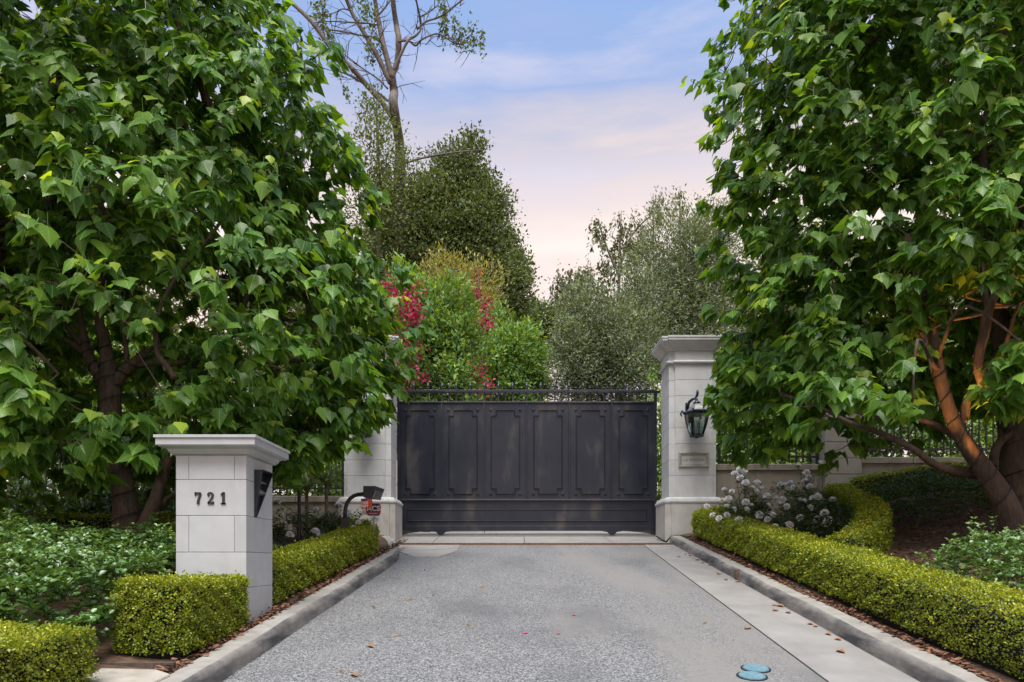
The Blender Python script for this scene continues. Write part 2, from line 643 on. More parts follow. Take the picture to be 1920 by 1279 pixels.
kerb('kerb', xl_curve, -1, 1.2, 13.3, 'stained concrete kerb along the left edge of the drive')
kerb('kerb', xk, 1, 1.2, 13.35, 'long stained concrete kerb along the right gutter')
# drain outlet let into the right kerb
ky = 9.0
m = MB()
kx = xk(ky) - .004
m.box(kx, kx + .05, ky - .045, ky + .045, gz(ky) + .012, gz(ky) + .135)
o = m.build('drain_outlet', MAT['rust'])
tag(o, 'dark upright drain outlet cut into the right kerb', 'drain')

# threshold under the gate: slabs, drain grate, steel track
root = thing('threshold', (0.35, 13.8, gz(13.8)), 'grey stone threshold slabs in front of the gate', 'threshold')
root['kind'] = 'structure'
del root['category']
xs = [-2.38, -1.55, .25, 1.95, 3.10]
for row, (ya, yb) in enumerate(((13.22, 14.50), (14.72, 16.0))):
    xx = xs if row == 0 else [-2.42, -1.75, -.35, 1.2, 2.55, 3.14]
    for a, b in zip(xx[:-1], xx[1:]):
        m = MB()
        rr = [[(x, y, gz(y) + dz) for x, y in ((a + .005, ya), (b - .005, ya), (b - .005, yb), (a + .005, yb))] for dz in (-.06, .010 + .004 * random.random())]
        m.loft(rr).build('slab', MAT['threshold_stone'], root, bevel=.004)
m = MB()
m.box(-2.40, 3.12, 13.04, 13.20, gz(13.1) - .06, gz(13.1) + .004)
gr = thing('drain_grate', (.36, 13.12, gz(13.1)), 'long rusty slotted drain grate across the drive before the gate', 'grate')
m.build('channel', MAT['cable_black'], gr)
m = MB()
for k in range(138):
    x = -2.39 + k * .04
    m.box(x, x + .016, 13.05, 13.19, gz(13.1) + .004, gz(13.1) + .026)
m.box(-2.40, 3.12, 13.035, 13.055, gz(13.1) - .02, gz(13.1) + .030)
m.box(-2.40, 3.12, 13.185, 13.205, gz(13.1) - .02, gz(13.1) + .030)
tag(m.build('bars', MAT['rust'], gr), kind='stuff')
GY = 14.62
m = MB()
m.box(-2.45, 3.15, GY - .02, GY + .02, gz(GY) - .04, gz(GY) + .035)
m.box(-2.45, 3.15, GY - .06, GY + .06, gz(GY) - .04, gz(GY) + .016)
tag(m.build('gate_track', MAT['dull_metal']), 'thin steel track for the sliding gate', 'track')
tag(strip('inner_driveway', lambda y: -2.45, lambda y: 3.4, 16.05, 66, .0, 'gutter_concrete', 2), kind='structure')


# ------------------------------------------------------------------ gate pillars
def plan(x0, x1, y0, y1, q0, q1, p):
    def f(o):
        return [(x0 - o, y1 + o), (x0 - o, y0 - o), (q0 - o, y0 - o), (q0 - o, y0 - p - o), (q1 + o, y0 - p - o), (q1 + o, y0 - o), (x1 + o, y0 - o), (x1 + o, y1 + o)]
    return f


def loft_plan(fn, prof):
    m = MB()
    m.loft([[(x, y, z) for x, y in fn(o)] for z, o in prof])
    return m


SP = 13.6 / F


def ovolo(z0, z1, o0, o1, n=6):
    return [(z0 + (z1 - z0) * math.sin(k / n * math.pi / 2), o0 + (o1 - o0) * (1 - math.cos(k / n * math.pi / 2))) for k in range(n + 1)]


def cyma(z0, z1, o0, o1, n=8):
    return [(z0 + (z1 - z0) * k / n, o0 + (o1 - o0) * (.5 - .5 * math.cos(k / n * math.pi)) ** .8) for k in range(n + 1)]


def gate_pillar(x0, x1, label):
    y0, y1 = 13.66, 14.34
    q0, q1, p = x0 + .115, x1 - .075, .055
    if x0 < 0: q0, q1 = x0 + .075, x1 - .115
    zg = gz(13.6)
    root = thing('gate_pillar', ((x0 + x1) / 2, (y0 + y1) / 2, zg), label, 'pillar', 'tall stone pillars either side of the gate')
    fn = plan(x0, x1, y0, y1, q0, q1, p)
    zp = 2.72
    pr = [(zg - .25, .10), (zp - .09, .10)]
    loft_plan(fn, pr).build('plinth', MAT['limestone_plinth'], root, bevel=.006)
    loft_plan(fn, [(zp - .088, .112), (zp - .06, .118), (zp - .035, .112)] + ovolo(zp - .033, zp + .035, .095, .012)).build('plinth_moulding', MAT['limestone'], root)
    joints = [zp + .036] + [EYE + (HZ - py) * SP for py in (891.5, 862, 832, 801.5, 772.3, 742, 712)] + [EYE + (HZ - 682.3) * SP]
    loft_plan(fn, [(zp, -.008), (joints[-1] + .2, -.008)]).build('mortar_core', MAT['mortar'], root)
    for a, b in zip(joints[:-1], joints[1:]):
        loft_plan(fn, [(a + .003, 0), (b - .003, 0)]).build('stone_block', MAT['limestone'], root, bevel=.003)
    z = joints[-1]
    h = .072
    loft_plan(fn, [(z + .001, .002)] + [(z + h / 2 - h / 2 * math.cos(k / 8 * math.pi), .012 + .042 * math.sin(k / 8 * math.pi)) for k in range(9)] + [(z + h + .001, .002)]).build('astragal', MAT['limestone'], root)
    zf = EYE + (HZ - 657.5) * SP
    loft_plan(fn, [(z + h + .002, .001), (zf, .001)]).build('frieze', MAT['limestone'], root)
    zt = EYE + (HZ - 628) * (13.42 / F)
    loft_plan(fn, [(zf + .001, .03), (zf + .028, .03), (zf + .030, .045), (zf + .055, .05)] + [(a, b) for a, b in cyma(zf + .056, zf + .165, .06, .15)] + [(zf + .168, .145), (zf + .170, .165), (zt - .035, .168), (zt - .033, .178), (zt, .178)]).build('cornice', MAT['limestone'], root)
    m = loft_plan(fn, [(zt + .001, .16), (zt + .035, -.15)])
    m.build('weathering', MAT['limestone'], root)
    return root, (q0, q1, y0 - p)


pr_, (rq0, rq1, PF) = gate_pillar(3.14, 4.08, 'right gate pillar with lantern and engraved plaque')
pl_, (lq0, lq1, _) = gate_pillar(-3.36, -2.42, 'left gate pillar partly hidden by the big leafy tree')


def text_mesh(body, size, extrude, parent, name, mat, loc, rot=(math.radians(90), 0, 0), bold=0.0, width=None):
    cu = bpy.data.curves.new(name, 'FONT')
    cu.body = body
    cu.size = size
    cu.extrude = extrude
    cu.offset = bold
    cu.align_x = 'CENTER'
    cu.align_y = 'CENTER'
    tmp = bpy.data.objects.new('tmp_text', cu)
    COL.objects.link(tmp)
    dg = bpy.context.evaluated_depsgraph_get()
    me = bpy.data.meshes.new_from_object(tmp.evaluated_get(dg))
    bpy.data.objects.remove(tmp)
    if width:
        xs_ = [v.co.x for v in me.vertices]
        k = width / max(max(xs_) - min(xs_), 1e-6)
        me.transform(Matrix.Diagonal((k, 1, 1, 1)))
    from mathutils import Euler
    me.transform(Matrix.Translation(Vector(loc)) @ Euler(rot).to_matrix().to_4x4())
    me.materials.clear()
    return link(name, me, MAT[mat], parent)


# engraved plaque on the right pillar
def zpy(py, y): return EYE + (HZ - py) * y / F
def xpx(px, y): return (px - CX) * y / F


y = PF
root = thing('name_plaque', (xpx(1300, y), y, zpy(877, y)), 'framed stone plaque reading LA MAISON on the right pillar', 'plaque')
X0, X1, Z0, Z1 = xpx(1272, y), xpx(1329, y), zpy(877, y), zpy(848, y)
m = MB()
rings = []
for ins, dep in ((0, 0), (0, .018), (.012, .030), (.030, .030), (.046, .022), (.062, .018), (.064, .004)):
    rings.append([(X0 + ins, y - dep, Z0 + ins), (X1 - ins, y - dep, Z0 + ins), (X1 - ins, y - dep, Z1 - ins), (X0 + ins, y - dep, Z1 - ins)])
m.loft(rings, caps=False)
m.build('frame', MAT['pier_stone'], root)
MB().box(X0 + .05, X1 - .05, y - .006, y + .002, Z0 + .05, Z1 - .05).build('panel', MAT['limestone'], root)
text_mesh('LA MAISON', .085, .002, root, 'lettering', 'wall_stone', ((X0 + X1) / 2, y - .007, (Z0 + Z1) / 2), width=.40)


# ------------------------------------------------------------------ lanterns
def lantern(cx, front, label):
    """carriage lantern hung in front of a pillar face"""
    cy = front - .34
    k = cy / F
    Z = lambda py: EYE + (HZ - py) * k
    root = thing('wall_lantern', (cx, front, Z(760)), label, 'lantern', 'carriage lanterns on the gate pillars')
    zb, zr, zt_ = Z(817.5), Z(775), Z(756)
    MB().lathe([(.02, -.045), (.05, -.03), (.135, -.014), (.14, 0), (.12, .012), (.05, .02)], (cx, cy, zb), 12).build('base', MAT['lamp_metal'], root, smooth=False)
    # flared glass
    hb = zr - .02 - (zb + .02)
    prof = []
    for i in range(9):
        u = i / 8
        prof.append((.125 + .105 * (u ** 1.2) + .022 * math.sin(u * math.pi), .015 + u * hb))
    gm = MB()
    n = 6
    rings = [[(cx + r * math.cos(2 * math.pi * (q + .5) / n), cy + r * math.sin(2 * math.pi * (q + .5) / n), zb + z) for q in range(n)] for r, z in prof]
    gm.loft(rings, caps=False).build('glass', MAT['lamp_glass'], root)
    rm = MB()
    for q in range(n):
        a = 2 * math.pi * (q + .5) / n
        rm.tube([(cx + (r + .004) * math.cos(a), cy + (r + .004) * math.sin(a), zb + z) for r, z in prof], .007, 5)
    rm.build('glazing_bars', MAT['lamp_metal'], root)
    # rim
    rr = .265
    MB().lathe([(rr - .06, -.035), (rr - .01, -.03), (rr + .012, -.008), (rr + .012, .016), (rr - .02, .035), (rr - .09, .05)], (cx, cy, zr), 6).build('rim', MAT['lamp_metal'], root)
    for q in range(6):
        a = 2 * math.pi * q / 6
        fx, fy = cx + (rr + .02) * math.cos(a), cy + (rr + .02) * math.sin(a)
        fm = MB()
        fm.ball((fx, fy, zr + .035), .024, 8)
        fm.tube([(fx, fy, zr + .03), (fx + .03 * math.cos(a), fy + .03 * math.sin(a), zr - .005), (fx + .018 * math.cos(a), fy + .018 * math.sin(a), zr - .05), (fx - .002, fy, zr - .058)], [.016, .018, .012, .008], 6)
        fm.build('finial', MAT['lamp_metal'], root, smooth=True)
    MB().lathe([(.185, .045), (.17, .075), (.125, .13), (.075, .175), (.06, .19), (.068, .20), (.06, .22), (.03, .235)], (cx, cy, zr), 6).build('roof', MAT['dull_metal'], root)
    MB().lathe([(.07, .185), (.072, .205), (.05, .225), (.03, .25), (.012, .27)], (cx, cy, zr), 12).build('roof_cap', MAT['lamp_metal'], root, smooth=True)
    # candle tubes
    MB().lathe([(.07, .02), (.075, .035), (.03, .045)], (cx, cy, zb), 10).build('candle_tray', MAT['lamp_metal'], root)
    cm = MB()
    for q in range(3):
        a = 2.1 * q + .4
        c2 = (cx + .05 * math.cos(a), cy + .05 * math.sin(a), zb)
        MB().lathe([(.013, .05), (.013, .20), (.016, .205), (.010, .215), (.014, .24), (.012, .275), (.003, .30)], c2, 8).build('candle', MAT['limestone_light'], root, smooth=True)
    # bracket
    MB().box(cx - .14, cx - .06, front - .03, front + .002, Z(763), Z(748)).build('back_plate', MAT['lamp_metal'], root, bevel=.01)
    bm_ = MB()
    bm_.tube([(cx - .10, front - .02, Z(756)), (cx - .09, front - .12, Z(749)), (cx - .05, front - .24, Z(746)), (cx, cy, Z(748)), (cx, cy, Z(757))], [.028, .03, .026, .022, .018], 8)
    bm_.tube([(cx - .02, cy + .05, Z(747)), (cx + .005, cy, Z(741)), (cx + .01, cy - .03, Z(736)), (cx + .012, cy - .01, Z(733.5)), (cx + .012, cy + .03, Z(736)), (cx + .012, cy + .03, Z(739.5))], [.02, .026, .024, .022, .018, .01], 8)
    bm_.build('bracket', MAT['lamp_metal'], root, smooth=True)


lantern(xpx(1306.5, PF - .34), PF, 'blue black carriage lantern on the right gate pillar')
lantern(xpx(683, PF - .34), PF, 'carriage lantern half hidden by leaves on the left gate pillar')

# ------------------------------------------------------------------ sliding gate
y = GY
k = y / F
gx = lambda px: (px - CX) * k
gzz = lambda py: EYE + (HZ - py) * k
gate = thing('sliding_gate', (gx(988), y, gz(y)), 'wide dark metal sliding gate with six tall panels and spiked top rail', 'gate')
GM = MAT['gate_metal']
xs_m = [747, 828.4, 907.9, 987.6, 1067.4, 1147, 1228]
MB().box(gx(748.6), gx(1226.4), y - .012, y + .02, gzz(993), gzz(755)).build('backing_sheet', GM, gate)
MB().box(gx(745), gx(749), y - .045, y + .04, gzz(995.5), gzz(722)).build('end_post', GM, gate, bevel=.005)
MB().box(gx(1226), gx(1231), y - .045, y + .04, gzz(995.5), gzz(733)).build('end_post', GM, gate, bevel=.005)
for nm, a, b, d in (('top_rail', 732, 737, .05), ('upper_rail', 753.2, 756.6, .04), ('middle_rail', 936, 939, .036), ('bottom_rail', 986, 995.5, .036)):
    MB().box(gx(749) + .001, gx(1226) - .001, y - d, y + d, gzz(b), gzz(a)).build(nm, GM, gate, bevel=.004)
MB().box(gx(749) + .001, gx(1226) - .001, y - .052, y - .037, gzz(939.6), gzz(937)).build('rail_lip', GM, gate, bevel=.003)
MB().box(gx(1231), gx(1237), y - .03, y + .03, gzz(737), gzz(733)).build('rail_stub', GM, gate)


def moulding(outline, name, parent, w=.026, d=.030):
    """raised bead that follows a closed outline (x, z)"""
    n = len(outline)
    c = Vector((sum(p[0] for p in outline) / n, sum(p[1] for p in outline) / n))
    m = MB()
    offs = []
    for i in range(n):
        p0, p1, p2 = (Vector(outline[(i + j) % n]) for j in (-1, 0, 1))
        d1, d2 = (p1 - p0).normalized(), (p2 - p1).normalized()
        n1, n2 = Vector((-d1.y, d1.x)), Vector((-d2.y, d2.x))
        b = (n1 + n2)
        b = b / max(b.dot(n1), .2)
        offs.append((p1, b))
    rings = []
    for o, dep in ((0, .010), (.004, .012 + d * .7), (w * .35, .012 + d), (w * .65, .012 + d), (w - .004, .012 + d * .5), (w, .010)):
        rings.append([((p + b * o).x, y - dep, (p + b * o).y) for p, b in offs])
    m.loft(rings, caps=False)
    return m.build(name, GM, parent)


for i in range(6):
    a, b = xs_m[i], xs_m[i + 1]
    if i: MB().box(gx(a) - .022, gx(a) + .022, y - .034, y + .03, gzz(936) + .001, gzz(756.6) - .001).build('mullion', GM, gate, bevel=.006)
    cxp = (a + b) / 2
    hw, st = 27.5, 9.0
    top, bot, sv = 768.5, 927.0, 10.0
    o = [(cxp - hw, bot - sv), (cxp - hw + st, bot - sv), (cxp - hw + st, bot), (cxp + hw - st, bot), (cxp + hw - st, bot - sv), (cxp + hw, bot - sv),
         (cxp + hw, top + sv), (cxp + hw - st, top + sv), (cxp + hw - st, top), (cxp - hw + st, top), (cxp - hw + st, top + sv), (cxp - hw, top + sv)]
    out = [(gx(px), gzz(py)) for px, py in o]
    pn = MB()
    pn.loft([[(u, y - .0125, w) for u, w in out], [(u, y - .017, w) for u, w in out]])
    pan = pn.build('panel', GM, gate)
    moulding(out, 'bead', pan)
    for sx in (-1, 1):
        for sz in (top + .5, bot - .5):
            rm = MB()
            cc = (gx(cxp + sx * hw), gzz(sz))
            rings = [[(cc[0] + r * math.cos(2 * math.pi * q / 12), y - dd, cc[1] + r * math.sin(2 * math.pi * q / 12)) for q in range(12)] for r, dd in ((.034, .011), (.032, .024), (.024, .026), (.020, .020), (.012, .024), (.002, .026))]
            rm.loft(rings).build('rosette', GM, pan)
lo = [(gx(px), gzz(py)) for px, py in ((762, 978), (1213, 978), (1213, 954.5), (762, 954.5))]
pn = MB()
pn.loft([[(u, y - .0125, w) for u, w in lo], [(u, y - .017, w) for u, w in lo]])
pan = pn.build('lower_panel', GM, gate)
moulding(lo, 'bead', pan, .026, .02)
# pickets between the rails with alternate knobs and spears
zr0, zr1, ztop = gzz(753.2), gzz(737), gzz(732)
pk = MB()
pk.tube([(0, y, zr0), (0, y, zr1)], .017, 6)
bm0 = pk
first = {}
px = 763.0
i = 0
while px < 1222:
    m = MB()
    x = gx(px)
    m.box(x - .014, x + .014, y - .014, y + .014, zr0 - .01, zr1 + .01)
    if i % 2 == 0:
        m.lathe([(.010, -.01), (.012, .012), (.026, .03), (.030, .045), (.022, .062), (.008, .075), (.004, .095)], (x, y, ztop), 8)
    else:
        m.lathe([(.013, -.01), (.013, .05), (.024, .06), (.015, .072), (.030, .10), (.016, .14), (.002, .175)], (x, y, ztop), 6)
        for s in (-1, 1):
            m.tube([(x, y, ztop + .055), (x + s * .03, y, ztop + .075), (x + s * .045, y, ztop + .11)], [.009, .009, .004], 5)
    key = i % 2
    if key not in first:
        first[key] = (m.build('picket', GM, gate), x)
    else:
        o0, x0_ = first[key]
        dup(o0, gate, (x - x0_, 0, 0))
    px += 13.2
    i += 1
# bronze strip worn on the rail, wheels under the gate
for px in (827, 1147):
    m = MB()
    poly = [(-.21, 0), (-.20, -.012), (-.10, -.03), (-.06, -.075), (-.02, -.095), (.02, -.095), (.06, -.075), (.10, -.03), (.20, -.012), (.21, 0)]
    zb = gzz(995.3)
    m.prism([(gx(px) + u, zb + w) for u, w in poly], 'y', y - .055, y - .035)
    br_ = m.build('wheel_bracket', GM, gate)
    w_ = MB()
    rings = [[(gx(px) + r * math.cos(2 * math.pi * q / 16), yy, zb - .045 + r * math.sin(2 * math.pi * q / 16)) for q in range(16)] for r, yy in ((.02, y - .034), (.05, y - .03), (.05, y + .03), (.02, y + .034))]
    w_.loft(rings).build('wheel', MAT['dull_metal'], br_)

# ------------------------------------------------------------------ number pillar with call box
MX0, MX1, MY0, MY1 = -2.905, -2.297, 5.90, 6.545
mk = MY0 / F
mz = lambda py: EYE + (HZ - py) * mk
mp = thing('number_pillar', ((MX0 + MX1) / 2, (MY0 + MY1) / 2, bed(MX1, MY0)), 'short white stone pillar with black numerals 721 and wide moulded cap', 'pillar')
mfn = lambda o: [(MX0 - o, MY1 + o), (MX0 - o, MY0 - o), (MX1 + o, MY0 - o), (MX1 + o, MY1 + o)]
loft_plan(mfn, [(bed(MX1, MY0) - .4, -.006), (mz(853), -.006)]).build('mortar_core', MAT['mortar'], mp)
LS = MAT['limestone_light']
zz = [mz(p) for p in (853.5, 899.3, 967, 1035.6, 1102)] + [bed(MX1, MY0) - .3]
v1, v2 = xpx(354, MY0), xpx(439.6, MY0)
for i in range(5):
    zt_, zb_ = zz[i] - .0022, zz[i + 1] + .0022
    if i in (0, 2):
        for a, b in ((MX0, v1), (v1, v2), (v2, MX1)):
            MB().box(a + (.002 if a > MX0 else 0), b - (.002 if b < MX1 else 0), MY0, MY1, zb_, zt_).build('stone_block', LS, mp, bevel=.003)
    else:
        MB().box(MX0, MX1, MY0, MY1, zb_, zt_).build('stone_block', LS, mp, bevel=.003)
zt_ = mz(853.5)
CAPY = 5.79
cz = lambda py: EYE + (HZ - py) * CAPY / F
prof = [(zt_, .012), (zt_ + .012, .035), (zt_ + .022, .035)] + ovolo(zt_ + .024, cz(836.5), .045, .098)[:] + [(cz(836), .104), (cz(834.5), .104), (cz(834), .118), (cz(821.5), .118), (cz(821), .130), (cz(815.5), .130)]
c_ = loft_plan(mfn, prof).build('cap', LS, mp, bevel=.0025)
smooth_by_angle(c_, 30)
loft_plan(mfn, [(cz(815.5) + .0005, .12), (cz(815.5) + .02, -.2)]).build('cap_top', LS, mp)


def stroke(paths, name, parent, front, depth=.010):
    """flat figure made of thick strokes: each path is a list of (x, z, half width)"""
    m = MB()
    for p in paths:
        L, R = [], []
        for i, (x, z, w) in enumerate(p):
            a, b = p[max(i - 1, 0)], p[min(i + 1, len(p) - 1)]
            d = Vector((b[0] - a[0], b[1] - a[1])).normalized()
            L.append((x - d.y * w, z + d.x * w))
            R.append((x + d.y * w, z - d.x * w))
        for i in range(len(p) - 1):
            q = [L[i], L[i + 1], R[i + 1], R[i]]
            m.loft([[(u, front, w) for u, w in q], [(u, front - depth, w) for u, w in q]])
    return m.build(name, MAT['black_metal'], parent)


def fig(px0, px1, py0, py1, shape, name):
    X0_, X1_ = xpx(px0, MY0), xpx(px1, MY0)
    Z0_, Z1_ = mz(py1), mz(py0)
    W, H = X1_ - X0_, Z1_ - Z0_
    paths = [[(X0_ + u * W, Z0_ + v * H, t * H) for u, v, t in p] for p in shape]
    stroke(paths, name, mp, MY0 + .001)


fig(366, 377.6, 923, 945.6, [[(.0, .90, .09), (.97, .90, .09)], [(.07, 1.0, .05), (.07, .70, .05)], [(.92, .86, .085), (.70, .58, .09), (.55, .30, .10), (.50, 0, .11)]], 'numeral')
arc = [(.10, .72, .075), (.12, .82, .085), (.26, .93, .075), (.48, .955, .06), (.72, .91, .075), (.84, .77, .095), (.78, .60, .09), (.55, .40, .075), (.28, .22, .07), (.10, .10, .07)]
fig(389.6, 401.2, 923, 945.6, [arc, [(.02, .09, .09), (.97, .09, .09)], [(.93, .24, .05), (.95, .0, .05)], [(.06, .70, .06), (.30, .70, .06)]], 'numeral')
fig(414.4, 423.2, 923, 945.6, [[(.58, 1.0, .105), (.58, 0, .105)], [(.04, .76, .05), (.30, .86, .06), (.58, .93, .06)], [(.02, .055, .055), (1.05, .055, .055)]], 'numeral')

# wedge shaped call box on the drive side
bx_, p_ = MX1, .075
ya, yb, yc = 6.08, 6.35, 6.13
za, zb = zpy(883, 6.08), zpy(969, 6.08)
root = thing('call_box', (bx_, 6.2, zb), 'black wedge shaped intercom hood on the side of the number pillar', 'intercom')
m = MB()
t_ = .008
m.loft([[(bx_, ya, za), (bx_ + p_, ya, za), (bx_ + .006, ya, zb), (bx_, ya, zb)], [(bx_, ya + t_, za), (bx_ + p_, ya + t_, za), (bx_ + .006, ya + t_, zb), (bx_, ya + t_, zb)]])
m.build('side_plate', MAT['black_metal'], root)
m = MB()
m.loft([[(bx_, yb - t_, za), (bx_ + p_, yb - t_, za), (bx_ + .006, yc, zb), (bx_, yc, zb)], [(bx_, yb, za), (bx_ + p_, yb, za), (bx_ + .006, yc + t_, zb), (bx_, yc + t_, zb)]])
m.build('side_plate', MAT['black_metal'], root)
MB().box(bx_, bx_ + p_ + .012, ya - .004, yb + .004, za + .001, za + .011).build('hood', MAT['black_metal'], root, bevel=.002)
m = MB()
m.loft([[(bx_ + .002, ya + t_, za), (bx_ + .002, yb - t_, za), (bx_ + .002, yc, zb), (bx_ + .002, ya + t_, zb)], [(bx_ + .008, ya + t_, za), (bx_ + .008, yb - t_, za), (bx_ + .008, yc, zb), (bx_ + .008, ya + t_, zb)]])
m.build('back_plate', MAT['cable_black'], root)
m = MB()
m.loft([[(bx_ + .008, ya + .02, za - .15), (bx_ + .05, ya + .02, za - .19), (bx_ + .008, ya + .02, za - .21)], [(bx_ + .008, ya + .17, za - .15), (bx_ + .05, ya + .17, za - .19), (bx_ + .008, ya + .17, za - .21)]])
m.build('keypad', MAT['dull_metal'], root, bevel=.003)
MB().box(bx_ + .008, bx_ + .03, ya + .03, yb - .05, za - .10, za - .085).build('slot', MAT['dull_metal'], root)

# ------------------------------------------------------------------ keypad post, key box, alarm sign
ky = 10.3
P = lambda px, py: at(px, py, ky)
root = thing('keypad_post', P(646.5, 1004), 'black gooseneck keypad post behind the left hedge', 'keypad')
b0 = P(646.5, 1010)
MB().box(b0.x - .052, b0.x + .052, ky - .052, ky + .052, bed(b0.x, ky) - .05, P(646, 970).z).build('base_post', MAT['black_metal'], root, bevel=.006)
pts = [P(*q) for q in ((647, 972), (647, 962), (648, 952), (651, 943), (656, 935.5), (663, 930), (671, 927.3), (680, 926.5), (686, 926.3))]
MB().tube(pts, .030, 12).build('gooseneck', MAT['black_metal'], root, smooth=True)
hm = MB()
x0_, x1_ = P(684.5, 0).x, P(702, 0).x
zt_, zb_ = P(0, 913).z, P(0, 936).z
near, far = ky - .14, ky + .14
A = [(x0_, near, zb_ + .02), (x0_, near, zt_), (x0_, far, zt_), (x0_, far, zb_ + .02)]
B = [(x1_ - .03, near, zb_), (x1_ + .04, near, zt_ + .0), (x1_ + .13, far, zt_ - .02), (x1_ + .07, far, zb_ - .005)]
hm.loft([A, B]).build('keypad_housing', MAT['black_metal'], root, bevel=.006)
fm = MB()
def lerp(a, b, t): return tuple(a[i] + (b[i] - a[i]) * t for i in range(3))
def facept(u, v, o):
    q = lerp(lerp(B[0], B[3], u), lerp(B[1], B[2], u), v)
    return (q[0] + o, q[1] - o * .3, q[2] - o * .3)
fm.loft([[facept(u, v, .004) for u, v in ((.1, .08), (.9, .08), (.9, .66), (.1, .66))], [facept(u, v, .012) for u, v in ((.1, .08), (.9, .08), (.9, .66), (.1, .66))]])
fm.build('key_panel', MAT['dull_metal'], root)
for r in range(4):
    for c in range(3):
        u, v = .22 + .2 * c, .14 + .13 * r
        MB().add([facept(u, v, .014), facept(u + .12, v, .014), facept(u + .12, v + .08, .014), facept(u, v + .08, .014), facept(u, v, .018), facept(u + .12, v, .018), facept(u + .12, v + .08, .018), facept(u, v + .08, .018)],
                 [(3, 2, 1, 0), (4, 5, 6, 7), (0, 1, 5, 4), (1, 2, 6, 5), (2, 3, 7, 6), (3, 0, 4, 7)]).build('key', MAT['black_metal'], root)

ky2 = 10.1
P = lambda px, py: at(px, py, ky2)
root = thing('key_box', P(686, 954), 'small red fire department key box with blue padlock under the keypad', 'key box')
c0, c1 = P(676.5, 954), P(691.5, 935)
m = MB()
m.loft([[(c0.x, ky2, c0.z), (c1.x, ky2, c0.z), (c1.x, ky2, c1.z), (c0.x, ky2, c1.z)], [(c0.x + .03, ky2 + .07, c0.z + .004), (c1.x + .04, ky2 + .07, c0.z + .004), (c1.x + .04, ky2 + .07, c1.z), (c0.x + .03, ky2 + .07, c1.z)]])
m.build('box', MAT['red_paint'], root, bevel=.004)
MB().tube([((c0.x + c1.x) / 2, ky2 + .05, c1.z - .01), ((c0.x + c1.x) / 2 + .02, ky2 + .12, c1.z + .05), ((c0.x + c1.x) / 2 + .03, ky2 + .18, c1.z + .08)], .012, 6).build('hanger', MAT['black_metal'], root)
lk = P(684, 937.5)
m = MB()
m.ball((lk.x, ky2 - .02, lk.z), .024, 10)
m.build('padlock', MAT['blue_lock'], root, smooth=True)
text_mesh('FIRE', .052, .001, root, 'lettering', 'white_print', ((c0.x + c1.x) / 2, ky2 - .003, c0.z + .088), bold=.0015, width=.098)
text_mesh('DEPT', .052, .001, root, 'lettering', 'white_print', ((c0.x + c1.x) / 2, ky2 - .003, c0.z + .038), bold=.0015, width=.105)

ky3 = 10.55
P = lambda px, py: at(px, py, ky3)
root = thing('alarm_sign', P(700, 1000), 'navy and red alarm company yard sign with white letters on a stake', 'sign')
def octo(ins, yy):
    a, b = P(685.5, 968), P(714.5, 943)
    x0_, x1_, z0_, z1_ = a.x + ins, b.x - ins, a.z + ins, b.z - ins
    c = .045 - ins * .4
    return [(x0_ + c, yy, z0_), (x1_ - c * .6, yy, z0_), (x1_, yy, z0_ + c), (x1_, yy, z1_ - c * .6), (x1_ - c * .5, yy, z1_), (x0_ + c, yy, z1_), (x0_, yy, z1_ - c), (x0_, yy, z0_ + c)]
MB().loft([octo(0, ky3), octo(0, ky3 + .006)]).build('board', MAT['white_print'], root)
MB().loft([octo(.006, ky3 - .002), octo(.006, ky3 - .0003)]).build('red_band', MAT['red_paint'], root)
MB().loft([octo(.017, ky3 - .004), octo(.017, ky3 - .0023)]).build('field', MAT['navy_print'], root)
c = P(700.5, 955)
text_mesh('ACS', .108, .001, root, 'lettering', 'white_print', (c.x, ky3 - .006, c.z + .01), bold=.002, width=.205)
MB().box(c.x - .09, c.x + .09, ky3 - .0065, ky3 - .0042, c.z - .052, c.z - .038).build('red_line', MAT['red_paint'], root)
MB().box(c.x - .07, c.x + .06, ky3 - .0062, ky3 - .0042, c.z - .071, c.z - .065).build('white_line', MAT['white_print'], root)
MB().box(c.x - .012, c.x + .012, ky3 + .007, ky3 + .015, bed(c.x, ky3) - .05, c.z).build('stake', MAT['dull_metal'], root)
# slim black post in the rose bed
q = at(561, 1000, 10.6)
root = thing('garden_post', (q.x, q.y, bed(q.x, q.y)), 'slim black post standing among the roses left of the keypad', 'post')
MB().tube([(q.x, q.y, bed(q.x, q.y) - .05), (q.x, q.y, at(561, 893, 10.6).z)], .027, 10).build('shaft', MAT['black_metal'], root, smooth=False)
MB().lathe([(.035, 0), (.04, .02), (.03, .05), (.004, .07)], (q.x, q.y, at(561, 893, 10.6).z), 10).build('cap', MAT['black_metal'], root, smooth=True)


# ------------------------------------------------------------------ garden walls, piers and fences
def pier(x0, x1, y0, zt, label, n=5):
    root = thing('wall_pier', ((x0 + x1) / 2, y0 + .3, bed(x0, y0)), label, 'pier', 'stone piers in the garden wall')
    h = .325
    z = zt
    while z > bed(x0, y0) - .1:
        MB().box(x0, x1, y0, y0 + .6, z - h + .006, z - .006).build('stone_block', MAT['pier_stone'], root, bevel=.008)
        z -= h
    MB().box(x0 + .015, x1 - .015, y0 + .015, y0 + .585, z, zt - .01).build('mortar_core', MAT['mortar'], root)
    MB().box(x0 - .05, x1 + .05, y0 - .05, y0 + .65, zt + .001, zt + .10).build('cap', MAT['pier_stone'], root, bevel=.015)
    return root


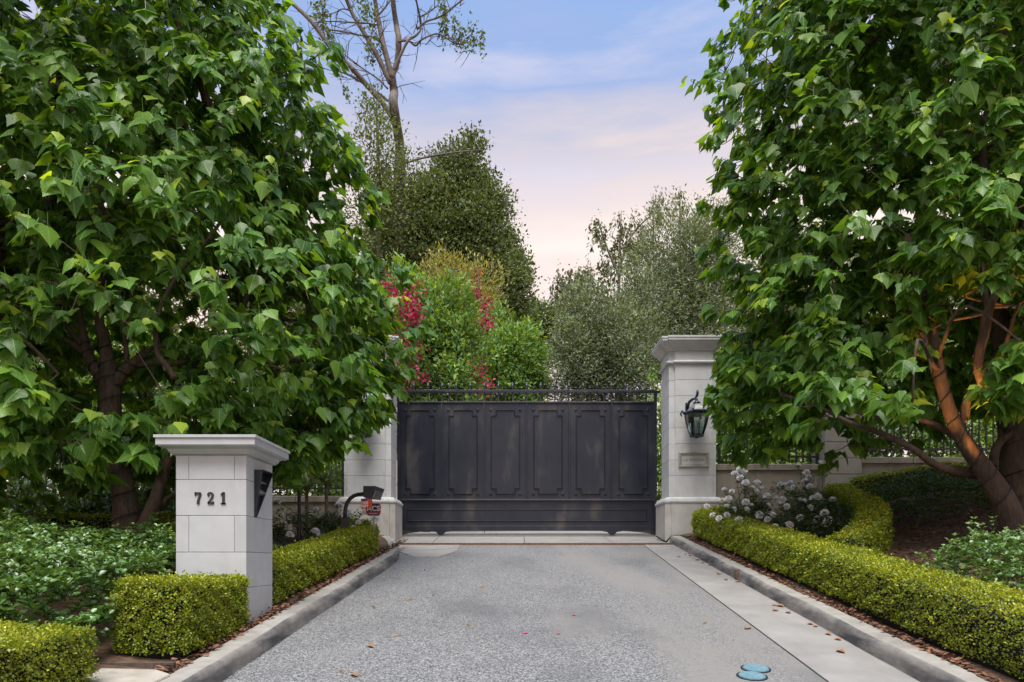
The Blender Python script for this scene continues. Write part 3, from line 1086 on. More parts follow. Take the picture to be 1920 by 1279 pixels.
pier(xpx(1547, 13.75), xpx(1616, 13.75), 13.75, zpy(708, 13.75), 'pale stone wall pier beyond the white roses')
pier(xpx(1911, 13.75), xpx(1985, 13.75), 13.75, zpy(708, 13.75), 'stone wall pier at the right edge behind the tree trunk')
pier(xpx(292, 13.75), xpx(366, 13.75), 13.75, zpy(830, 13.75), 'stone wall pier half hidden behind the number pillar')


def wall(x0, x1, y0, zt, label):
    root = thing('garden_wall', ((x0 + x1) / 2, y0 + .15, bed(x0, y0)), label, 'wall')
    MB().box(x0, x1, y0 + .03, y0 + .33, bed(x0, y0) - .6, zt - .13).build('body', MAT['wall_stone'], root)
    n = max(1, round((x1 - x0) / 1.1))
    for i in range(n):
        a, b = x0 + (x1 - x0) * i / n, x0 + (x1 - x0) * (i + 1) / n
        MB().box(a + .003, b - .003, y0, y0 + .36, zt - .129, zt).build('coping', MAT['wall_stone'], root, bevel=.012)


wall(4.12, 6.29, 13.8, zpy(870, 13.8), 'low weathered wall between right gate pillar and stone pier')
wall(7.07, 10.2, 13.8, zpy(857, 13.8), 'low weathered wall to the right of the stone pier')
wall(11.05, 16, 13.8, zpy(850, 13.8), 'low wall running off beyond the right edge')
wall(-6.37, -3.38, 13.8, zpy(930, 13.8), 'low weathered wall left of the left gate pillar')
wall(-14, -7.2, 13.8, zpy(925, 13.8), 'low wall behind the big left tree')


def fence(x0, x1, yf, zb, zt, label):
    root = thing('iron_fence', ((x0 + x1) / 2, yf, zb), label, 'fence')
    for x in (x0, x1):
        MB().box(x - .027, x + .027, yf - .027, yf + .027, zb, zt).build('post', MAT['fence_metal'], root, bevel=.003)
    for z in (zb + .17, (zb + zt) / 2 + .12, zt - .10):
        MB().box(x0 + .028, x1 - .028, yf - .02, yf + .02, z - .018, z + .018).build('rail', MAT['fence_metal'], root)
    n = max(2, round((x1 - x0) / .142))
    o0 = None
    for i in range(1, n):
        x = x0 + (x1 - x0) * i / n
        if o0 is None:
            m = MB()
            m.box(x - .013, x + .013, yf - .013, yf + .013, zb + .06, zt)
            m.lathe([(.012, -.005), (.022, .01), (.012, .03), (.024, .06), (.003, .12)], (x, yf, zt), 6)
            o0, xx0 = m.build('picket', MAT['fence_metal'], root), x
        else:
            dup(o0, root, (x - xx0, 0, 0))


fence(xpx(1349, 13.95), 6.25, 13.98, zpy(872, 13.95), zpy(738, 13.95), 'black iron fence between right gate pillar and stone pier')
fence(7.1, 10.15, 13.98, zpy(857, 13.95), zpy(730, 13.95), 'black iron fence right of the stone pier behind the tree')
fence(-6.33, -3.46, 13.98, zpy(931, 13.95), zpy(790, 13.95), 'black iron fence above the wall left of the left gate pillar')
fence(-13, -7.25, 13.98, zpy(926, 13.95), zpy(790, 13.95), 'black iron fence behind the big left tree')

# ------------------------------------------------------------------ small things on the drive
def cover(px, py, label):
    yy = 1920 / (py - 875)
    x = xpx(px, yy)
    root = thing('utility_cover', (x, yy, gz(yy)), label, 'cover', 'blue utility covers in the drive')
    tilt = math.atan(SLOPE)
    def disc(r, z): return [(x + r * math.cos(2 * math.pi * q / 24), yy + r * math.sin(2 * math.pi * q / 24) * math.cos(tilt), gz(yy + r * math.sin(2 * math.pi * q / 24) * math.cos(tilt)) + z) for q in range(24)]
    MB().loft([disc(.094, -.02), disc(.094, .007)]).build('lid', MAT['cover_blue'], root)
    m = MB()
    rings = [disc(.108, -.02), disc(.108, .005), disc(.096, .005), disc(.096, -.02)]
    m.loft(rings, caps=False).build('ring', MAT['cable_black'], root)
    for j in range(-6, 7):
        u = j * .0135
        hw = math.sqrt(max(.088 ** 2 - u * u, 1e-5))
        MB().add([(x + sx, yy + u + sy, gz(yy + u + sy) + .0071 + sz) for sz in (0, .006) for sx, sy in ((-hw, -.0035), (hw, -.0035), (hw, .0035), (-hw, .0035))],
                 [(3, 2, 1, 0), (4, 5, 6, 7), (0, 1, 5, 4), (1, 2, 6, 5), (2, 3, 7, 6), (3, 0, 4, 7)]).build('rib', MAT['cover_rib'], root)


cover(1417, 1255, 'farther of two round blue utility covers in the drive')
cover(1410, 1269, 'nearer of two round blue utility covers in the drive')

m = MB()
sl = [(-2.86, 3.75), (-2.30, 3.78), (-2.20, 4.40), (-2.34, 4.50), (-2.74, 4.53), (-2.86, 4.48)]
m.loft([[(x, y_, bed(-2.4, y_) - .06) for x, y_ in sl], [(x, y_, bed(-2.4, y_) + .035) for x, y_ in sl]])
tag(m.build('stepping_stone', MAT['step_stone'], bevel=.012), 'pale flat stepping stone between the two front left hedges', 'stone')
m = MB()
m.box(-2.80, -2.28, 4.60, 4.63, bed(-2.4, 4.6) - .05, bed(-2.4, 4.6) + .045)
tag(m.build('edging_board', MAT['bark_dark']), 'dark edging board at the foot of the second left hedge', 'edging')
# hose and cable by the right pillar
q = [(1231, 1006, 14.0), (1240, 1012, 13.6), (1249, 1016, 13.4), (1254, 1010, 13.4), (1259, 1005, 13.45), (1270, 1003.5, 13.4), (1284, 1004.5, 13.2), (1296, 1006, 13.0)]
pts = [at(*a) for a in q]
for p in pts: p.z = max(p.z, gz(p.y) + .02)
tag(MB().tube(pts[3:], .013, 6).build('garden_hose', MAT['hose_green'], smooth=True), 'green hose lying at the foot of the right gate pillar', 'hose')
tag(MB().tube([p + Vector((0, -.02, 0)) for p in pts[:5]], .016, 6).build('cable', MAT['cable_black'], smooth=True), 'black cable bent round the foot of the right gate pillar', 'cable')
# ------------------------------------------------------------------ leaf scattering
def unit(a):
    return a / np.maximum(np.linalg.norm(a, axis=-1, keepdims=True), 1e-9)


def shape_diamond(w=.36, fold=.12):
    v = np.array([(0, 0, 0), (-w, .48, fold), (0, 1, -.08), (w, .48, fold)], 'f')
    return v, np.array([(0, 2, 1), (0, 3, 2)]), v[:, :2].copy()


def shape_oval(w=.30, fold=.08, droop=.12):
    v = np.array([(0, 0, 0), (w * .75, .35, fold), (w, .68, fold), (0, 1, -droop), (-w, .68, fold), (-w * .75, .35, fold)], 'f')
    return v, np.array([(0, 1, 2), (0, 2, 3), (0, 3, 4), (0, 4, 5)]), v[:, :2].copy()


def shape_blade(w=.05, droop=.35):
    v = np.array([(-w, 0, 0), (w, 0, 0), (-w, .5, -droop * .15), (w, .5, -droop * .15), (0, 1, -droop)], 'f')
    return v, np.array([(0, 1, 3), (0, 3, 2), (2, 3, 4)]), v[:, :2].copy()


def shape_coral(fold=.16, droop=.22, skew=0.0, wide=1.0):
    """broad three lobed leaf with a drip tip, midrib, and its stalk"""
    mid = [(0, .04), (0, .34), (0, .66), (0, 1.06)]
    edge = [(.20, -.04), (.42, .08), (.50, .25), (.34, .46), (.22, .66), (.06, .93)]
    pts = list(mid) + [(x * wide, y_) for x, y_ in edge] + [(-x * wide, y_ + skew) for x, y_ in edge]
    v = []
    for x, y_ in pts:
        z = -fold * abs(x) ** 1.3 * 1.6 - droop * max(y_, 0) ** 2 * .55 + .05 * math.sin(6 * y_ + 3 * x) * abs(x) * 2
        v.append((x, y_, z))
    f = []
    for s in (4, 10):
        q = [s + i for i in range(6)]
        tr = [(0, q[0], q[1]), (0, q[1], 1), (1, q[1], q[2]), (1, q[2], q[3]), (1, q[3], 2), (2, q[3], q[4]), (2, q[4], q[5]), (2, q[5], 3)]
        f += tr if s == 4 else [(a, c, b) for a, b, c in tr]
    n = len(v)
    v += [(-.012, .05, -.012), (.012, .05, -.012), (.010, -.55, .20), (-.010, -.55, .20)]
    f += [(n, n + 1, n + 2), (n, n + 2, n + 3)]
    v = np.array(v, 'f')
    uv = v[:, :2].copy()
    uv[n:] = (.3, .5)
    return v, np.array(f), uv


def shape_coral_low(fold=.16, droop=.22, skew=0.0, wide=1.0):
    """the same leaf with fewer points"""
    pts = [(0, .02), (0, .48), (0, 1.06)]
    edge = [(.40, .05), (.50, .25), (.30, .50), (.10, .86)]
    pts = pts + [(x * wide, y_) for x, y_ in edge] + [(-x * wide, y_ + skew) for x, y_ in edge]
    v = [(x, y_, -fold * abs(x) ** 1.3 * 1.6 - droop * max(y_, 0) ** 2 * .55) for x, y_ in pts]
    f = []
    for s in (3, 7):
        e0, e1, e2, e3 = s, s + 1, s + 2, s + 3
        tr = [(0, e0, e1), (0, e1, 1), (1, e1, e2), (1, e2, e3), (1, e3, 2)]
        f += tr if s == 3 else [(p, r_, q) for p, q, r_ in tr]
    n = len(v)
    v += [(-.012, .05, -.012), (.012, .05, -.012), (0, -.5, .18)]
    f += [(n, n + 1, n + 2)]
    v = np.array(v, 'f')
    uv = v[:, :2].copy()
    uv[n:] = (.3, .5)
    return v, np.array(f), uv


def scatter_mesh(name, groups):
    """groups: list of (shape, O, B, N, S, tint); one mesh of many leaves"""
    Vs, Fs, Us, Ts = [], [], [], []
    off = 0
    for (sv, sf, su), O, B, N, S, tint in groups:
        if len(O) == 0: continue
        B = unit(np.asarray(B, 'f'))
        N = np.asarray(N, 'f')
        N = unit(N - B * (N * B).sum(1, keepdims=True))
        T = np.cross(B, N)
        S = np.asarray(S, 'f')[:, None, None]
        V = O[:, None, :] + S * (sv[None, :, 0:1] * T[:, None] + sv[None, :, 1:2] * B[:, None] + sv[None, :, 2:3] * N[:, None])
        n, k = len(O), len(sv)
        idx = sf[None] + (np.arange(n) * k)[:, None, None] + off
        Vs.append(V.reshape(-1, 3))
        Fs.append(idx.reshape(-1, 3))
        Us.append(np.broadcast_to(su[sf.reshape(-1)][None], (n, sf.size, 2)).reshape(-1, 2))
        tc = np.ones((n, k, 4), 'f')
        tc[:, :, :3] = np.asarray(tint, 'f')[:, None, :]
        Ts.append(tc.reshape(-1, 4))
        off += n * k
    V, Fa, U, T = (np.concatenate(a) for a in (Vs, Fs, Us, Ts))
    me = bpy.data.meshes.new(name)
    me.vertices.add(len(V))
    me.vertices.foreach_set('co', V.astype('f').ravel())
    me.loops.add(Fa.size)
    me.loops.foreach_set('vertex_index', Fa.astype('i').ravel())
    me.polygons.add(len(Fa))
    me.polygons.foreach_set('loop_start', np.arange(0, Fa.size, 3, dtype='i'))
    uvl = me.uv_layers.new(name='UVMap')
    uvl.uv.foreach_set('vector', U.astype('f').ravel())
    at_ = me.attributes.new('tint', 'FLOAT_COLOR', 'POINT')
    at_.data.foreach_set('color', T.astype('f').ravel())
    me.update(calc_edges=True)
    me.polygons.foreach_set('use_smooth', np.ones(len(me.polygons), bool))
    return me


def rand_dirs(n, r):
    return unit(r.normal(size=(n, 3)))


def tints(n, r, young=.1, lo=.7, hi=1.2, base=(0, 1)):
    t = np.empty((n, 3), 'f')
    t[:, 0] = r.uniform(base[0], base[1], n)
    t[:, 1] = np.where(r.random(n) < young, r.uniform(.3, 1, n), r.uniform(0, .12, n))
    t[:, 2] = r.uniform(lo, hi, n)
    return t


# ------------------------------------------------------------------ clipped hedges
def hedge(path, w, h, label, r, young=(.6, .22), group='clipped box hedges', level=None, ends=True, dens=1.0):  # young (top, sides): new growth, plus light from above put into the colour
    """box hedge swept along a path of (x, y)"""
    p = np.array(path, float)
    seg = np.linalg.norm(np.diff(p, axis=0), axis=1)
    cum = np.concatenate([[0], np.cumsum(seg)])
    L = cum[-1]

    def pos(s):
        return np.stack([np.interp(s, cum, p[:, 0]), np.interp(s, cum, p[:, 1])], -1)

    def tang(s):
        d = pos(np.minimum(s + .08, L)) - pos(np.maximum(s - .08, 0))
        return d / np.linalg.norm(d, axis=-1, keepdims=True)

    def zb(xy):
        return np.array([bed(a, b) for a, b in xy]) if level is None else np.full(len(xy), level)

    def top(xy):
        return zb(xy) + h

    mid = p[len(p) // 2]
    root = thing('box_hedge', (float(p[:, 0].mean()), float(p[:, 1].mean()), bed(*mid)), label, 'hedge', group)
    # twiggy core
    m = MB()
    rings = []
    ss = np.linspace(.045, L - .045, max(3, int(L / .2)))
    xy, tg = pos(ss), tang(ss)
    for (x, y_), (tx, ty) in zip(xy, tg):
        nx, ny = -ty, tx
        b = bed(x, y_) if level is None else level
        hw = w / 2 - .045
        q = [(-hw, b - .02), (hw, b - .02), (hw, b + h - .09), (hw - .05, b + h - .045), (-hw + .05, b + h - .045), (-hw, b + h - .09)]
        rings.append([(x + nx * u, y_ + ny * u, z) for u, z in q])
    core = m.loft(rings).build('twigs', MAT['core_twigs'], root)
    # leaves over the faces
    O, N, Sz, Y = [], [], [], []
    ym = p[:, 1].mean()

    def face(area, make):
        n = int(dens * area * 11500 / max(.75, min(2.6, (ym / 5.5) ** 1.5)))
        o, nn, yf = make(n)
        O.append(o); N.append(nn); Y.append(np.full(len(o), yf))

    def wave(s, u):
        return .009 * np.sin(s * 9 + u * 7) + .009 * np.sin(s * 23 + u * 15 + 1) + .010 * np.sin(s * 3.3 + 2)

    def mk_top(n):
        s, u = r.uniform(0, L, n), r.uniform(-w / 2, w / 2, n)
        c, t = pos(s), tang(s)
        nx = np.stack([-t[:, 1], t[:, 0]], -1)
        xy_ = c + nx * u[:, None]
        e = np.minimum(1, (w / 2 - np.abs(u)) / .06)
        z = zb(c) + h + wave(s, u) - .035 * (1 - e) ** 2 + r.uniform(-.035, .015, n)
        side = np.sign(u) * (1 - e)
        return np.column_stack([xy_, z]), np.column_stack([nx * side[:, None], np.ones(n)]), young[0]

    def mk_side(sg):
        def mk(n):
            s, v = r.uniform(0, L, n), r.uniform(0, 1, n)
            c, t = pos(s), tang(s)
            nx = np.stack([-t[:, 1], t[:, 0]], -1) * sg
            rnd = .035 * np.maximum(0, (v - .85) / .15) ** 2 + .03 * np.maximum(0, (.12 - v) / .12)
            xy_ = c + nx * (w / 2 + wave(s, v * h * 3) - rnd + r.uniform(-.04, .012, n))[:, None]
            z = zb(c) + .02 + v * (h - .01)
            return np.column_stack([xy_, z]), np.column_stack([nx, np.full(n, .25)]), young[1]
        return mk

    def mk_end(s0, sg):
        def mk(n):
            u, v = r.uniform(-w / 2, w / 2, n), r.uniform(0, 1, n)
            c = np.repeat(pos(np.array([s0])), n, 0)
            t = np.repeat(tang(np.array([s0])), n, 0)
            nx = np.stack([-t[:, 1], t[:, 0]], -1)
            rnd = .04 * np.maximum(0, (np.abs(u) / (w / 2) - .8) / .2) ** 2 + .03 * np.maximum(0, (v - .85) / .15) ** 2
            xy_ = c + nx * u[:, None] + t * (sg * (wave(u * 3, v * h * 3) - rnd + r.uniform(-.04, .012, n)))[:, None]
            z = zb(c) + .02 + v * (h - .01)
            return np.column_stack([xy_, z]), np.column_stack([t * sg, np.full(n, .25)]), young[1]
        return mk
    face(L * w, mk_top)
    face(L * h, mk_side(1))
    face(L * h, mk_side(-1))
    if ends:
        face(w * h, mk_end(0, -1))
        face(w * h, mk_end(L, 1))
    O, N, Y = np.concatenate(O), unit(np.concatenate(N)), np.concatenate(Y)
    hole = np.sin(O[:, 0] * 31 + 2 * np.sin(O[:, 1] * 9)) * np.sin(O[:, 1] * 27 + 2 * np.sin(O[:, 2] * 13)) * np.sin(O[:, 2] * 29 + O[:, 0] * 7)
    kp = (hole < .50) | (r.random(len(O)) < .25)
    O, N, Y = O[kp], N[kp], Y[kp]
    n = len(O)
    # twig tips stand a little proud
    O = O + N * np.where(r.random(n) < .03, r.uniform(.005, .05, n), 0)[:, None]
    B = unit(N * .55 + rand_dirs(n, r) * .9 + np.array([0, 0, .25]))
    NN = unit(N * .8 + rand_dirs(n, r) * .7)
    S = r.uniform(.0155, .0265, n) * np.clip((O[:, 1] / 5.5) ** .75, .85, 1.75)
    tt = np.empty((n, 3), 'f')
    patch = .5 + .5 * np.sin(O[:, 0] * 5.1 + O[:, 1] * 3.7) * np.sin(O[:, 1] * 6.3 + O[:, 2] * 9 + 1)
    tt[:, 0] = r.uniform(0, 1, n) * (.65 + .35 * patch)
    tt[:, 1] = np.where(r.random(n) < Y * (.5 + .8 * patch), r.uniform(.25, .9, n), r.uniform(0, .1, n))
    tt[:, 2] = r.uniform(.65, 1.2, n)
    me = scatter_mesh('foliage', [(shape_diamond(.34, .10), O, B, NN, S, tt)])
    tag(link('foliage', me, MAT['box_leaf'], root), kind='stuff')
    return root


R = np.random.default_rng(11)
hedge([(-2.545, 4.78), (-2.50, 5.84)], .50, .53, 'low block hedge directly in front of the number pillar', R, level=.82, dens=1.25)
hedge([(-3.9, 3.72), (-2.55, 3.72)], .95, .42, 'small front hedge cut off by the lower left corner', R, dens=.8)
hedge([(-2.53 + .0374 * t, 6.62 + t) for t in np.linspace(0, 4.2, 8)] + [(-2.46, 11.2), (-2.62, 11.62), (-2.85, 11.8)], .46, .40, 'long left hedge from the number pillar to the left gate pillar', R, dens=1.3)
hedge([(-2.95, 8.05), (-3.35, 8.6), (-3.95, 9.2), (-4.7, 9.6), (-5.5, 9.8)], .42, .36, 'short curved hedge behind the number pillar by the left roses', R, young=(.4, .12))
hedge([(3.36 + .03 * t, 3.3 + t) for t in np.linspace(0, 9.0, 14)] + [(3.64, 12.7), (3.78, 12.95), (4.05, 13.1)], .50, .44, 'long right hedge beside the kerb up to the right gate pillar', R, dens=1.2)
hedge([(3.75, 7.85), (4.05, 8.05), (4.6, 8.75), (5.15, 9.7), (5.6, 10.8), (5.95, 12.0), (6.2, 12.9), (6.35, 13.4)], .38, .45, 'curved hedge sweeping round the white roses to the stone pier', R, young=(.5, .12))
hedge([(6.7, 13.35), (8.0, 13.3), (9.6, 13.2), (11.5, 13.1)], .50, .50, 'dark back hedge along the wall right of the stone pier', R, young=(.2, .05), dens=.42)
hedge([(-4.9, 10.0), (-6.3, 9.9), (-8.6, 9.6)], .5, .40, 'dark back hedge behind the left tree trunk', R, young=(.2, .05), dens=.35)


# ------------------------------------------------------------------ ground cover
def ground_cover(name, label, region, hfun, n, r, size, mat, shoots=0, bias=(1.25, 1.9)):
    """rosettes of rounded leaves on short stems over a mound"""
    O, B, N, S, T = [], [], [], [], []
    stems = MB()
    cnt = 0
    while cnt < n:
        x, y_ = region[1] - (region[1] - region[0]) * r.random() ** bias[0], region[2] + (region[3] - region[2]) * r.random() ** bias[1]
        hh = hfun(x, y_)
        if hh <= .03: continue
        cnt += 1
        low = r.random() < .35
        z = bed(x, y_) + hh * (r.uniform(.3, .85) if low else r.uniform(.88, 1.08))
        ln = 0
        if shoots and r.random() < shoots:
            ln = r.uniform(.08, .26)
        lean = unit(np.array([r.normal() * .6, r.normal() * .6 - .25, 1.0]))
        base = np.array([x, y_, z])
        for lev in range(1 + int(ln / .035)):
            c = base + lean * lev * .035
            kk = r.integers(4, 8) if lev == int(ln / .035) else 2
            a0 = r.uniform(0, 6.28)
            for q in range(kk):
                a = a0 + q * 6.283 / kk + r.normal() * .25
                el = r.uniform(.05, .75)
                d = np.array([math.cos(a) * math.cos(el), math.sin(a) * math.cos(el), math.sin(el)])
                d = unit(d + lean * .3)
                O.append(c + d * .008)
                B.append(d)
                N.append(lean * 1.0 + np.array([0, 0, .6]) + r.normal(size=3) * .25)
                S.append(size * r.uniform(.6, 1.15) * (.75 if ln else 1))
                T.append((r.random(), r.uniform(.3, .9) if (ln or r.random() < .10) else r.uniform(0, .15), r.uniform(.7, 1.15)))
        if ln:
            stems.tube([base - lean * .1, base + lean * ln], [.004, .002], 3, caps=False)
    me = scatter_mesh('foliage', [(shape_oval(.31, .07, .10), np.array(O), np.array(B), np.array(N), np.array(S), np.array(T))])
    o = tag(link(name, me, MAT[mat]), label, kind='stuff')
    return o


def lump(x, y_, s=0): return .5 + .5 * math.sin(x * 3.1 + s) * math.sin(y_ * 2.7 + 1.3 * s + .5) * .9


def cover_left(x, y_):
    if x > -2.9 and y_ < 6.0: return 0 if x > -2.80 else .30 if y_ > 4.3 else 0
    if y_ < 4.28 and x > -4.6: return 0
    if -3.05 < x < -2.2 and y_ > 5.8: return 0
    if x > -3.0: return 0
    e = min(1, (9.3 - y_) / .5, (y_ - 4.2) / .12, max(0.01, (-2.78 - x) / .12))
    return max(0, (.42 + .18 * lump(x, y_)) * max(e, 0) ** .5 * (1 if y_ < 7.4 else .6))


def cover_right(x, y_):
    e = min(1, (x - 3.70) / .2, (6.8 - .5 * max(0, 4.4 - x) - y_) / .5, (y_ - 3.6) / .2)
    if e <= 0: return 0
    return (.36 + .24 * lump(x, y_, 2)) * max(e, 0) ** .5


def cover_back(x, y_):
    cx_ = ((x - 6.3) / 1.25) ** 2 + ((y_ - 10.9) / 1.2) ** 2
    cx2 = ((x - 7.6) / 1.3) ** 2 + ((y_ - 11.6) / 1.2) ** 2
    e = max(1 - cx_, 1 - cx2)
    if e <= 0: return 0
    return (.38 + .25 * lump(x, y_, 4)) * e ** .45


ground_cover('ground_cover', 'glossy dark green ground cover spreading left of the number pillar', (-6.8, -2.8, 4.25, 9.2), cover_left, 7000, R, .060, 'cover_leaf', .05)
ground_cover('ground_cover', 'glossy green ground cover behind the right hedge near the lower right corner', (3.7, 5.9, 3.8, 6.8), cover_right, 2500, R, .055, 'cover_leaf', .22, (1, 1))
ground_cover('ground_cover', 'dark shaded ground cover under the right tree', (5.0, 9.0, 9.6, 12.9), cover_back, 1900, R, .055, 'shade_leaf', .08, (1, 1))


def mulch():
    O, B, N, S, T = [], [], [], [], []
    r = R
    n = 0
    while n < 14000:
        u = r.random()
        if u < .62:
            x, y_ = r.uniform(3.9, 8.2), r.uniform(5.8, 12.6)
        elif u < .74:
            y_ = r.uniform(4.5, 12.6); x = xl(y_) - .2 - abs(r.normal()) * .07
        elif u < .86:
            y_ = r.uniform(4, 13); x = xk(y_) + .205 + abs(r.normal()) * .06
        else:
            x, y_ = r.uniform(-5.5, -2.9), r.uniform(6.8, 10)
        n += 1
        O.append((x, y_, bed(x, y_) + r.uniform(.008, .035)))
        a = r.uniform(0, 6.28)
        B.append((math.cos(a), math.sin(a), r.normal() * .25))
        N.append((r.normal() * .35, r.normal() * .35, 1))
        S.append(r.uniform(.018, .075))
        T.append((1, 1, 1))
    sh = shape_oval(.22, .03, .02)
    me = scatter_mesh('bark_mulch', [(sh, np.array(O), np.array(B), np.array(N), np.array(S), np.array(T))])
    me.materials.append(MAT['chip'])
    tag(link('bark_mulch', me, MAT['chip']), 'reddish brown bark mulch covering the planting beds', kind='stuff')


mulch()


# ------------------------------------------------------------------ roses
def flower(c, rad, r, parent, tone):
    """one open rose: rings of cupped petals round an axis that leans out"""
    O, B, N, S, T = [], [], [], [], []
    ax = unit(np.array([r.normal() * .5, -.6 + r.normal() * .35, .7]))
    e1 = unit(np.cross(ax, np.array([1, .1, .2])))
    e2 = np.cross(ax, e1)
    for ring, (k, el, s, h) in enumerate(((6, -.1, .95, -.1), (6, .4, .9, 0), (5, .85, .75, .1), (4, 1.25, .6, .2))):
        for q in range(k):
            a = q * 6.283 / k + ring * .6 + r.normal() * .15
            rd = math.cos(a) * e1 + math.sin(a) * e2
            d = rd * math.cos(el) + ax * math.sin(el)
            O.append(np.array(c) + ax * h * rad + rd * rad * .12)
            B.append(d)
            N.append(-rd * math.sin(el) + ax * math.cos(el) + r.normal(size=3) * .18)
            S.append(rad * s)
            T.append((r.uniform(.3, 1), tone if ring == 3 else tone * .4, r.uniform(.93, 1.05)))
    me = scatter_mesh('flower', [(shape_oval(.55, .20, -.14), np.array(O), np.array(B), np.array(N), np.array(S), np.array(T))])
    return link('flower', me, MAT['rose_petal'], parent)


def rose_bush(x, y_, w, h, spots, label, r, leaves=900):
    z0 = bed(x, y_)
    root = thing('rose_bush', (x, y_, z0), label, 'rose bush', 'white rose bushes')
    st = MB()
    O, B, N, S, T = [], [], [], [], []

    def cane(p0, p1, rad):
        p0, p1 = np.array(p0), np.array(p1)
        mid = (p0 + p1) / 2 + np.array([0, 0, .12 * np.linalg.norm(p1 - p0)]) + r.normal(size=3) * .02
        pts = [p0, (p0 + mid) / 2 + np.array([0, 0, .02]), mid, (mid + p1) / 2 + np.array([0, 0, .015]), p1]
        st.tube(pts, [rad, rad * .9, rad * .8, rad * .65, rad * .5], 4, caps=False)
        for _ in range(int(6 + 10 * np.linalg.norm(p1 - p0))):
            u = r.uniform(.25, 1)
            c = p0 + (p1 - p0) * u + np.array([0, 0, .12 * (1 - (2 * u - 1) ** 2)])
            a = r.uniform(0, 6.28)
            for j in range(5):
                d = np.array([math.cos(a + (j - 2) * .6), math.sin(a + (j - 2) * .6), r.uniform(-.2, .35)])
                O.append(c + d * .02 + r.normal(size=3) * .02); B.append(d); N.append(np.array([0, 0, 1]) + r.normal(size=3) * .4)
                S.append(r.uniform(.030, .055)); T.append((r.random(), r.uniform(.2, .8) if r.random() < .12 else .03, r.uniform(.7, 1.15)))
    for c, rad, tone in spots:
        cane((x + r.normal() * .08, y_ + r.normal() * .08, z0), (c[0], c[1], c[2] - .01), .007)
        flower(c, rad, r, root, tone)
    for _ in range(14):
        cane((x + r.normal() * .1, y_ + r.normal() * .1, z0), (x + r.normal() * w * .45, y_ + r.normal() * w * .35, z0 + h * r.uniform(.35, .9)), .006)
    for _ in range(leaves):
        d = rand_dirs(1, r)[0]
        c = np.array([x, y_, z0 + h * .35]) + d * np.array([w * .6, w * .5, h * .42]) * r.uniform(.4, 1) ** .6
        if c[2] < bed(c[0], c[1]) + .02: continue
        O.append(c); B.append(rand_dirs(1, r)[0] + np.array([0, 0, .1])); N.append(np.array([0, 0, 1]) + r.normal(size=3) * .5)
        S.append(r.uniform(.030, .055)); T.append((r.random(), r.uniform(.2, .8) if r.random() < .1 else .03, r.uniform(.7, 1.15)))
    st.build('canes', MAT['twig'], root)
    me = scatter_mesh('foliage', [(shape_oval(.3, .06, .1), np.array(O), np.array(B), np.array(N), np.array(S), np.array(T))])
    tag(link('foliage', me, MAT['rose_leaf'], root), kind='stuff')


RF = [(1386, 880, 12.6), (1395, 885, 12.6), (1378, 888, 12.5), (1388, 896, 12.4), (1398, 905, 12.3), (1358, 918, 12), (1372, 922, 12), (1366, 936, 11.8), (1354, 938, 11.8), (1362, 950, 11.4), (1376, 955, 11.2), (1412, 915, 12.2),
      (1420, 905, 12.3), (1418, 922, 12), (1428, 916, 12), (1438, 930, 11.8), (1398, 942, 11.5), (1400, 956, 11), (1409, 948, 11.2), (1363, 966, 11), (1385, 975, 10.6), (1405, 990, 10.3), (1392, 982, 10.4), (1448, 966, 10.5),
      (1440, 974, 10.4), (1455, 935, 11.6), (1463, 908, 12.2), (1472, 910, 12.2), (1482, 906, 12.2), (1487, 914, 12.1), (1497, 872, 12.8), (1512, 886, 12.6), (1516, 894, 12.5), (1509, 902, 12.3), (1538, 868, 12.9), (1573, 853, 13), (1467, 938, 11.5),
      (1475, 950, 11.0), (1500, 938, 11.3), (1524, 934, 11.4), (1533, 932, 11.4), (1508, 940, 11.2), (1519, 952, 10.9), (1549, 984, 10), (1553, 976, 10), (1532, 974, 10.2), (1561, 938, 11.4), (1546, 962, 10.5), (1500, 972, 10.4), (1480, 985, 10),
      (1424, 966, 10.7), (1325, 950, 11.6), (1336, 966, 11), (1348, 972, 10.8), (1452, 990, 9.9), (1518, 912, 12), (1441, 948, 11.2)]


def bushes(list_, centres, prefix, r):
    own = {i: [] for i in range(len(centres))}
    for px, py, y_ in list_:
        p = at(px, py, y_)
        if p.z < bed(p.x, p.y) + .12: p.z = bed(p.x, p.y) + .12 + r.random() * .1
        i = min(range(len(centres)), key=lambda k: (centres[k][0] - p.x) ** 2 + (centres[k][1] - p.y) ** 2)
        own[i].append(((p.x, p.y, p.z), r.uniform(.048, .075), .9 if r.random() < .10 else r.uniform(0, .1)))
    for i, (x, y_, w, h, lab) in enumerate(centres):
        rose_bush(x, y_, w, h, own[i], lab, r)


